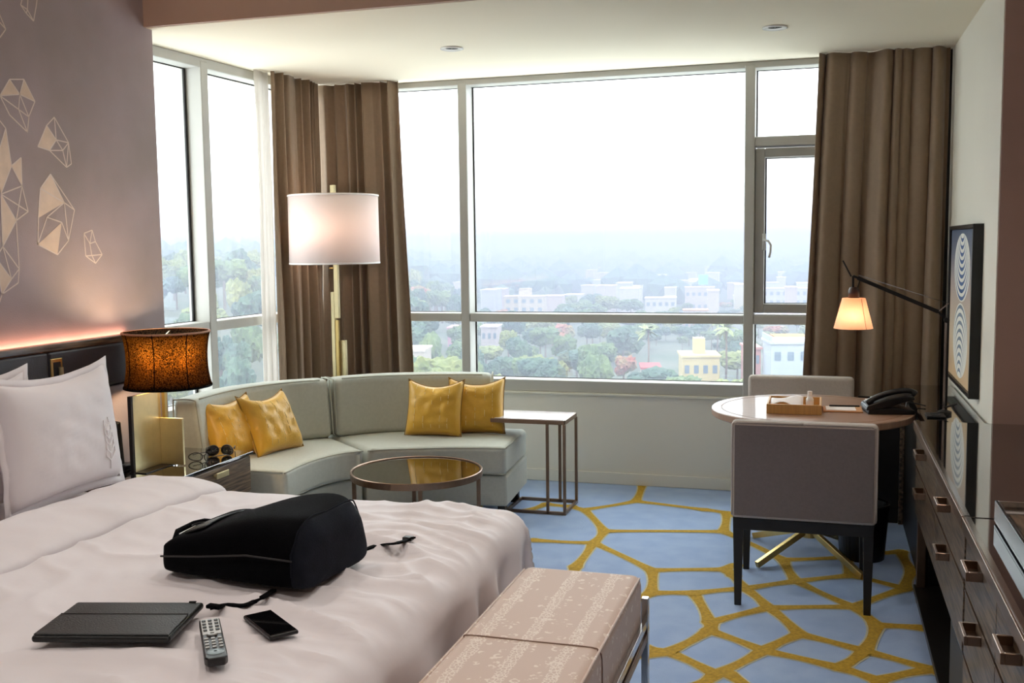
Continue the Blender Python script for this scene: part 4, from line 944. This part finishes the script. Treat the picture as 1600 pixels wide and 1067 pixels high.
def arc(zb, ry, H, up, zc, rzo, ow, th_):
    lo_, hi_ = [], []
    for i in range(-30, 31):
        y = ry*i/30.0; z = zb + up*H*(1-math.sqrt(max(0, 1-(y/ry)**2)))
        if (y/ow)**2+((z-zc)/rzo)**2 <= 1.0: e_ = 1-.55*abs(i)/30; lo_.append((-.02+y, z)); hi_.append((-.02+y, z+up*th_*e_))
    return lo_+hi_[::-1] if len(lo_) > 3 else None
for k in range(9):                  # blue crescents nested in the upper oval
    f = (k+1)/9; q = arc(.748-.322*f, UW*(.22+.80*f), .05+.20*f, 1, .587, .170, UW, .019)
    if q: flat('blue_arc', q, -.0354-.00005*k, mb)
for k in range(9):                  # grey crescents nested in the lower oval
    f = (k+1)/9; q = arc(.052+.352*f, UW*(.22+.74*f), .05+.18*f, -1, .228, .187, UW*.93, .019)
    if q: flat('grey_arc', q, -.0354-.00005*k, mg)

# ---- long dresser in two units
def pull(par, y, z):
    """rectangular loop handle"""
    bm = bmesh.new()
    box(bm, -.040, -.032, y-.055, y+.055, z-.012, z+.012); box(bm, -.032, 0, y-.055, y-.047, z-.012, z+.012); box(bm, -.032, 0, y+.047, y+.055, z-.012, z+.012); box(bm, -.032, 0, y-.047, y+.047, z-.012, z-.008)
    return obj('drawer_handle', bm, mat['bronze'], par, bevel=.0012, segs=1)
def dresser(y0, y1, rows, ncol, zlow, label, legs):
    t = empty('dresser', (.39, (y0+y1)/2, 0)); tag(t, label, 'dresser', 'long dresser units')
    hy = (y1-y0)/2
    obj('carcass', B(.018, .70, -hy+.004, hy-.004, zlow, .745), mat['black_wood'], t, bevel=.002)
    obj('glossy_top', B(-.004, .72, -hy, hy, .7505, .78), mat['black_gloss'], t, bevel=.002)
    obj('front_trim', B(-.012, -.0045, -hy, hy, .746, .782), mat['bronze'], t, bevel=.002)
    obj('top_edge_strip', B(-.004, .010, -hy, hy, .7805, .784), mat['chrome'], t)
    cw = (2*hy-.02)/ncol
    for r_ in range(len(rows)-1):
        for c_ in range(ncol):
            a = -hy+.01+c_*cw; d_ = empty('drawer'); d_.parent = t
            obj('drawer_front', B(0, .0175, a+.002, a+cw-.002, rows[r_+1]+.004, rows[r_]-.004), mat['dark_wood'], d_, bevel=.0015, segs=1)
            obj('edge_strip', B(-.002, .004, a+.002, a+cw-.002, rows[r_]-.0039, rows[r_]-.0005), mat['bronze'], d_)
            pull(d_, a+cw*.5, rows[r_]-.032)
    for y in legs: obj('leg', B(.01, .045, y-.02, y+.02, 0, zlow), mat['bronze'], t, bevel=.002); obj('leg', B(.60, .635, y-.02, y+.02, 0, zlow), mat['bronze'], t, bevel=.002)
    return t
d1 = dresser(3.075, 4.695, (.745, .590, .385), 2, .375, 'dresser unit on slim legs with two drawer rows beside the round desk', (-.77, .77))
obj('low_shelf', B(.0, .62, -.79, .79, .045, .07), mat['black_wood'], d1, bevel=.002)
obj('end_panel', B(.004, .70, -.809, -.50, .0705, .3745), mat['black_wood'], d1, bevel=.002)
d2 = dresser(1.45, 3.065, (.745, .580, .393, .20), 3, .06, 'dresser unit with three drawer rows carrying the magazine tray', (-.70, .70))
# magazine rack on the near unit
mg_ = empty('magazine_tray', (.53, 2.67, .7845), math.radians(0)); tag(mg_, 'shallow black tray holding magazines on the glossy dresser top', 'tray')
obj('tray_base', B(-.075, .22, -.42, .36, 0, .008), mat['black_plastic'], mg_, bevel=.002)
for x in (-.075, .212): obj('tray_side', B(x, x+.008, -.42, .36, .008, .058), mat['black_plastic'], mg_, bevel=.002)
obj('tray_end', B(-.067, .212, .352, .36, .008, .058), mat['chrome'], mg_, bevel=.002)
for k, (x0, x1, y0, y1, c_) in enumerate(((-.05, .19, -.38, .33, mat['paper']), (-.045, .18, -.36, .31, mat['dark_wood']))):
    o = obj('magazine', B(x0, x1, y0, y1, 0, .012), c_, None, bevel=.001, segs=1); o.location = (.53, 2.67, .7932+k*.0125); tag(o, ('white magazine lying at the bottom of the dresser tray', 'dark covered magazine lying on the white one in the dresser tray')[k], 'magazine')

# ================================================================== OUTSIDE
def terr(x, y):
    ang = math.degrees(math.atan2(-x, y)); d = math.hypot(x, y)
    return -26 + 15*smooth01((ang-18)/9)*smooth01((d-120)/160) + 1.2*nz(x*.01, y*.01)
def ground_fn(u, v):
    d = 40*(2400/40)**v; a = math.radians(-24+86*u); x, y = -d*math.sin(a), d*math.cos(a); return (x, y, terr(x, y))
mat['ground'] = M('town_ground', (92, 94, 78), .95, var=(.05, .3), rgb2=(58, 74, 56))
struct('ground', grid(ground_fn, 60, 60), mat['ground'], 'hazy ground of the town far below the window', smooth=True)
leafs = [M('leaf_a', (62, 84, 54), .9, var=(.5, .3), rgb2=(96, 112, 62)), M('leaf_b', (46, 70, 62), .9, var=(.5, .3), rgb2=(74, 98, 70)),
         M('leaf_c', (88, 100, 54), .9, var=(.5, .3), rgb2=(124, 126, 70)), M('leaf_red', (140, 64, 54), .9, var=(.6, .5), rgb2=(112, 124, 80))]
mat['bark'] = M('bark', (110, 96, 80), .9, var=(2, .2))
def crown_mesh(name, seed, m_, flat_=.8):
    rnd = random.Random(seed); bm = bmesh.new()
    for k in range(15):
        a = rnd.uniform(0, 6.28); r_ = rnd.uniform(.05, .68); c_ = Vector((r_*math.cos(a), r_*math.sin(a), rnd.uniform(-.25, .35)*flat_)); s = rnd.uniform(.22, .46)
        res_ = bmesh.ops.create_icosphere(bm, subdivisions=3, radius=s)
        for v in res_['verts']:
            n_ = v.co.normalized(); v.co = v.co*(1+.30*nz(n_.x*3+k, n_.y*3, n_.z*3+seed)+.34*nz(n_.x*7, n_.y*7+k, n_.z*7)+.22*nz(n_.x*15, n_.y*15+k, n_.z*15)); v.co.z *= flat_; v.co += c_
    me = bpy.data.meshes.new(name); bm.to_mesh(me); bm.free(); me.materials.append(m_); return me
crowns = [[crown_mesh('crown_mesh', 11*i+j, leafs[i], .85 if j < 2 else 1.05) for j in range(3)] for i in range(4)]
bm = bmesh.new(); cyl(bm, (0, 0, 0), (0, 0, 1), .04, .028, n=7, cap=False); trunk_me = bpy.data.meshes.new('trunk_mesh'); bm.to_mesh(trunk_me); bm.free(); trunk_me.materials.append(mat['bark'])
TL = ['broad mid green tree in the hazy park below the window', 'dark blue green tree in the hazy park below the window', 'yellow green tree in the hazy park below the window', 'tree with red blossom in the hazy park below the window']
TG = ['mid green trees outside', 'dark green trees outside', 'yellow green trees outside', 'red blossom trees outside']
def tree(x, y, hgt, w_, kind, rnd):
    z = terr(x, y); t = empty('tree', (x, y, z)); tag(t, TL[kind], 'tree', TG[kind])
    c_ = bpy.data.objects.new('crown', crowns[kind][rnd.randrange(3)]); link(c_, t); c_.location = (0, 0, hgt*.62); c_.scale = (w_/2, w_/2, hgt*.42); c_.rotation_euler = (0, 0, rnd.uniform(0, 6.28))
    k = bpy.data.objects.new('trunk', trunk_me); link(k, t); k.scale = (hgt*.7, hgt*.7, hgt*.5)
# palms
frond_m = M('palm_frond', (136, 146, 96), .8, var=(.8, .3))
def palm(px, py, hgt, seed, label):
    p = atz(px, py, -26.0); z = terr(p.x, p.y); HOUSES.append((p.x, p.y, 3)); t = empty('palm_tree', (p.x, p.y, z)); tag(t, label, 'palm tree', 'palms outside'); r_ = random.Random(seed)
    obj('trunk', TUBE([(0, 0, 0), (.2, 0, hgt*.5), (.1, .1, hgt)], [.22, .18, .14], n=8), mat['bark'], t, smooth=True)
    for k in range(16):
        a = 6.283*k/16+r_.uniform(-.2, .2); el_ = r_.uniform(-.5, 1.0); bm = bmesh.new(); prev = None; Ln = r_.uniform(2.4, 3.4)
        for i in range(7):
            s = i/6*Ln; hx = s*math.cos(el_*.8)*(1-.05*s); hz = hgt + s*math.sin(el_)-.16*s*s; w_ = .5*math.sin(math.pi*min(1, .12+i/6*.88))
            c_ = Vector((hx*math.cos(a), hx*math.sin(a), hz)); n_ = Vector((-math.sin(a), math.cos(a), 0))*w_
            cur = [bm.verts.new(c_+n_-Vector((0, 0, w_*.5))), bm.verts.new(c_), bm.verts.new(c_-n_-Vector((0, 0, w_*.5)))]
            if prev: bm.faces.new((prev[0], prev[1], cur[1], cur[0])); bm.faces.new((prev[1], prev[2], cur[2], cur[1]))
            prev = cur
        obj('frond', bm, frond_m, t)
wm = {}; HOUSES = []
palm(1133, 625, 12.5, 1, 'tall palm tree beside the yellow cream house'); palm(1012, 600, 10.5, 2, 'palm tree among the round crowned trees by the red roof'); palm(1120, 560, 9, 3, 'smaller palm tree behind the yellow cream house')
# houses
def wall_m(c_):
    if c_ not in wm: wm[c_] = M('house_wall', tuple(int(v*.72) for v in c_), .85, var=(.3, .06))
    return wm[c_]
dark_glass = M('house_window', (96, 112, 126), .3, var=(1, .1))
def house(px0, px1, py_base, hgt, col, label, depth=8.0, cols=3, floors=2, roof=None, extra=None, group=None):
    a = atz(px0, py_base, -26.0); b_ = atz(px1, py_base, -26.0); c_ = (a+b_)/2; wdt = (b_-a).length; z = terr(c_.x, c_.y)-.5; HOUSES.append((c_.x, c_.y+depth/2, max(wdt, depth)*.62))
    t = empty('house', (c_.x, c_.y, z), math.atan2((b_-a).y, (b_-a).x)); tag(t, label, 'building', group)
    obj('wall_block', B(-wdt/2, wdt/2, 0, depth, 0, hgt), wall_m(col), t)
    obj('roof_slab', B(-wdt/2-.25, wdt/2+.25, -.25, depth+.25, hgt, hgt+.35), wall_m(roof or tuple(min(255, v+12) for v in col)), t)
    if cols:
        ww = min(1.5, wdt/cols*.5)
        for f in range(floors):
            for i in range(cols):
                x = -wdt/2+wdt*(i+.5)/cols; zz_ = hgt*(f+.5)/floors
                obj('window', B(x-ww/2, x+ww/2, -.06, .05, zz_-.7, zz_+.7), dark_glass, t)
    if extra == 'tower': obj('stair_tower', B(-wdt*.15, wdt*.15, depth*.3, depth*.7, hgt+.35, hgt+3.0), wall_m(col), t)
    if extra == 'tank':
        obj('water_tank', C((wdt*.12, depth*.5, hgt+1.2), (wdt*.12, depth*.5, hgt+5.2), 1.9, n=16), M('tank_teal', (96, 176, 190), .5, var=(.5, .05)), t, smooth=False)
        obj('tank_stand', B(wdt*.12-1.2, wdt*.12+1.2, depth*.5-1.2, depth*.5+1.2, hgt+.35, hgt+1.2), wall_m(col), t)
    if extra == 'parapet':
        for s in (-1, 1): obj('parapet', B(s*wdt/2-.15, s*wdt/2+.15, 0, depth, hgt+.35, hgt+1.2), wall_m(col), t)
    return t
house(1066, 1124, 632, 8.2, (244, 222, 160), 'yellow cream house with flat roof and stair block beside the tall palm', extra='tower', cols=4)
house(1204, 1285, 652, 11.5, (214, 226, 236), 'pale blue white house seen through the lower right pane', cols=4, floors=3, extra='parapet')
house(1168, 1188, 640, 10.0, (232, 160, 150), 'narrow pink house beside the pale blue one', cols=2, floors=3)
house(1212, 1262, 570, 6.5, (236, 206, 190), 'house with a bright orange roof behind the pale blue one', roof=(240, 170, 50), cols=3)
house(1003, 1032, 612, 4.5, (236, 214, 204), 'small house with a red roof among the trees', roof=(214, 84, 84), cols=2, floors=1)
house(788, 850, 502, 9.0, (236, 214, 190), 'cream apartment block rising above the trees', extra='tower', cols=5, floors=3)
house(636, 664, 640, 8.5, (238, 226, 214), 'cream house low between the trees beside the curtain', cols=3)
house(700, 716, 560, 6, (236, 170, 190), 'small pink house between the trees', cols=2)
house(752, 778, 560, 8, (230, 214, 214), 'whitish house half hidden by trees near the window mullion', cols=3)
house(963, 1002, 478, 8.5, (240, 230, 226), 'white flat roofed block in the middle distance', cols=4, floors=3, extra='parapet')
house(1008, 1056, 500, 8.0, (240, 228, 220), 'wide cream block in front of the white one', cols=5)
house(1070, 1116, 486, 10, (238, 218, 208), 'pinkish block carrying a teal water tank', cols=5, extra='tank')
house(1068, 1106, 512, 6.0, (232, 206, 190), 'low block with an orange roof slab', roof=(238, 176, 130), cols=4)
house(1190, 1262, 490, 10, (236, 228, 226), 'long white block seen through the opening sash', cols=7, floors=3)
hr = random.Random(12); cols_ = [(240, 230, 226), (236, 218, 206), (226, 224, 230), (240, 224, 190), (228, 204, 198)]
for k in range(150):
    py = 432+70*hr.random()**1.3; px = hr.uniform(640, 1275) if hr.random() < .3 else hr.uniform(900, 1275); w_ = hr.uniform(10, 26)*(.6+(py-432)/90)
    c_ = atz(px+w_/2, py, -26.0); wd_ = (atz(px+w_, py, -26.0)-atz(px, py, -26.0)).length
    if any((c_.x-q[0])**2+(c_.y+6-q[1])**2 < (max(wd_, 14)*.66+q[2])**2 for q in HOUSES): continue
    house(px, px+w_, py, hr.uniform(6, 12), hr.choice(cols_), 'small pale house in the hazy middle distance', cols=0, group='far hazy houses', depth=hr.uniform(8, 14))
rnd = random.Random(77)
spots = []
def clear_for(px, py):      # keep clear of the hand-placed buildings
    return not any(a-14 < px < b+14 and c-30 < py < d for a, b, c, d in ((1060, 1130, 585, 640), (1175, 1290, 570, 660), (785, 860, 488, 520), (1000, 1040, 580, 640)))
tries = 0
while len(spots) < 285 and tries < 9000:
    tries += 1
    side = rnd.random() < .24
    px = rnd.uniform(215, 425) if side else rnd.uniform(600, 1290)
    py = 486 + (700-486)*rnd.random()**1.15
    p = atz(px, py, -26.0); d = math.hypot(p.x, p.y)
    if not clear_for(px, py): continue
    w_ = rnd.uniform(5, 10.5); hgt = rnd.uniform(5.5, 10.5) + (3 if px < 720 else 0)
    if px > 1000 and py < 560: hgt *= .62; w_ *= .7
    if any((p.x-q[0])**2+(p.y-q[1])**2 < ((q[2]+w_)*.53)**2 for q in spots) or any((p.x-q[0])**2+(p.y-q[1])**2 < (q[2]+w_*.5)**2 for q in HOUSES): continue
    kind = rnd.choices((0, 1, 2, 3), (5, 5, 4, .7))[0]
    spots.append((p.x, p.y, w_)); tree(p.x, p.y, hgt, w_, kind, rnd)
# distant canopy: crowns too far away to pick apart
bm = bmesh.new(); base = bmesh.new(); bmesh.ops.create_icosphere(base, subdivisions=1, radius=1); bv = [v.co.copy() for v in base.verts]; bf = [[v.index for v in f.verts] for f in base.faces]; base.free()
V_, F_ = [], []
for k in range(3400):
    d = 470*(2100/470)**rnd.random(); a = math.radians(rnd.uniform(-3, 46)); x, y = -d*math.sin(a), d*math.cos(a)
    if math.degrees(a) < 15 and rnd.random() < .35: continue
    s = rnd.uniform(4, 9)*(1+d/2600)
    if any((x-q[0])**2+(y-q[1])**2 < (q[2]+s)**2 for q in HOUSES) or (d < 640 and any((x-q[0])**2+(y-q[1])**2 < (q[2]*.6+s*1.3)**2 for q in spots)): continue
    z = terr(x, y); n0 = len(V_)
    hh = rnd.uniform(.7, 1.15)
    for v in bv: V_.append((x+v.x*s*(1+.3*nz(v.x*2+k, v.y*2, v.z*2)), y+v.y*s, z+s*.7+v.z*s*hh*(1+.3*nz(v.y*2, v.x*3+k, v.z))))
    F_ += [[i+n0 for i in f] for f in bf]
me = bpy.data.meshes.new('distant_canopy'); me.from_pydata(V_, [], F_); me.materials.append(leafs[1])
o = bpy.data.objects.new('distant_tree_canopy', me); link(o); tag(o, 'hazy tree canopy stretching to the skyline', 'trees', kind='stuff')
# haze over the town
bm = bmesh.new(); prism(bm, [(-2300, 45), (900, 45), (900, 2500), (-2300, 2500)], -40, 20)
hz = bpy.data.materials.new('haze'); hz.use_nodes = True; nt = hz.node_tree; nt.nodes.clear(); ou = nt.nodes.new('ShaderNodeOutputMaterial'); vsn = nt.nodes.new('ShaderNodeVolumeScatter')
vsn.inputs['Color'].default_value = (.335, .35, .43, 1); vsn.inputs['Density'].default_value = .0028; vsn.inputs['Anisotropy'].default_value = 0.0
va = nt.nodes.new('ShaderNodeVolumeAbsorption'); va.inputs['Color'].default_value = (.335, .35, .43, 1); va.inputs['Density'].default_value = .0028
ad = nt.nodes.new('ShaderNodeAddShader'); nt.links.new(vsn.outputs[0], ad.inputs[0]); nt.links.new(va.outputs[0], ad.inputs[1]); nt.links.new(ad.outputs[0], ou.inputs['Volume'])
o = obj('haze', bm, hz); tag(o, 'pale haze hanging over the town', 'haze', kind='stuff')
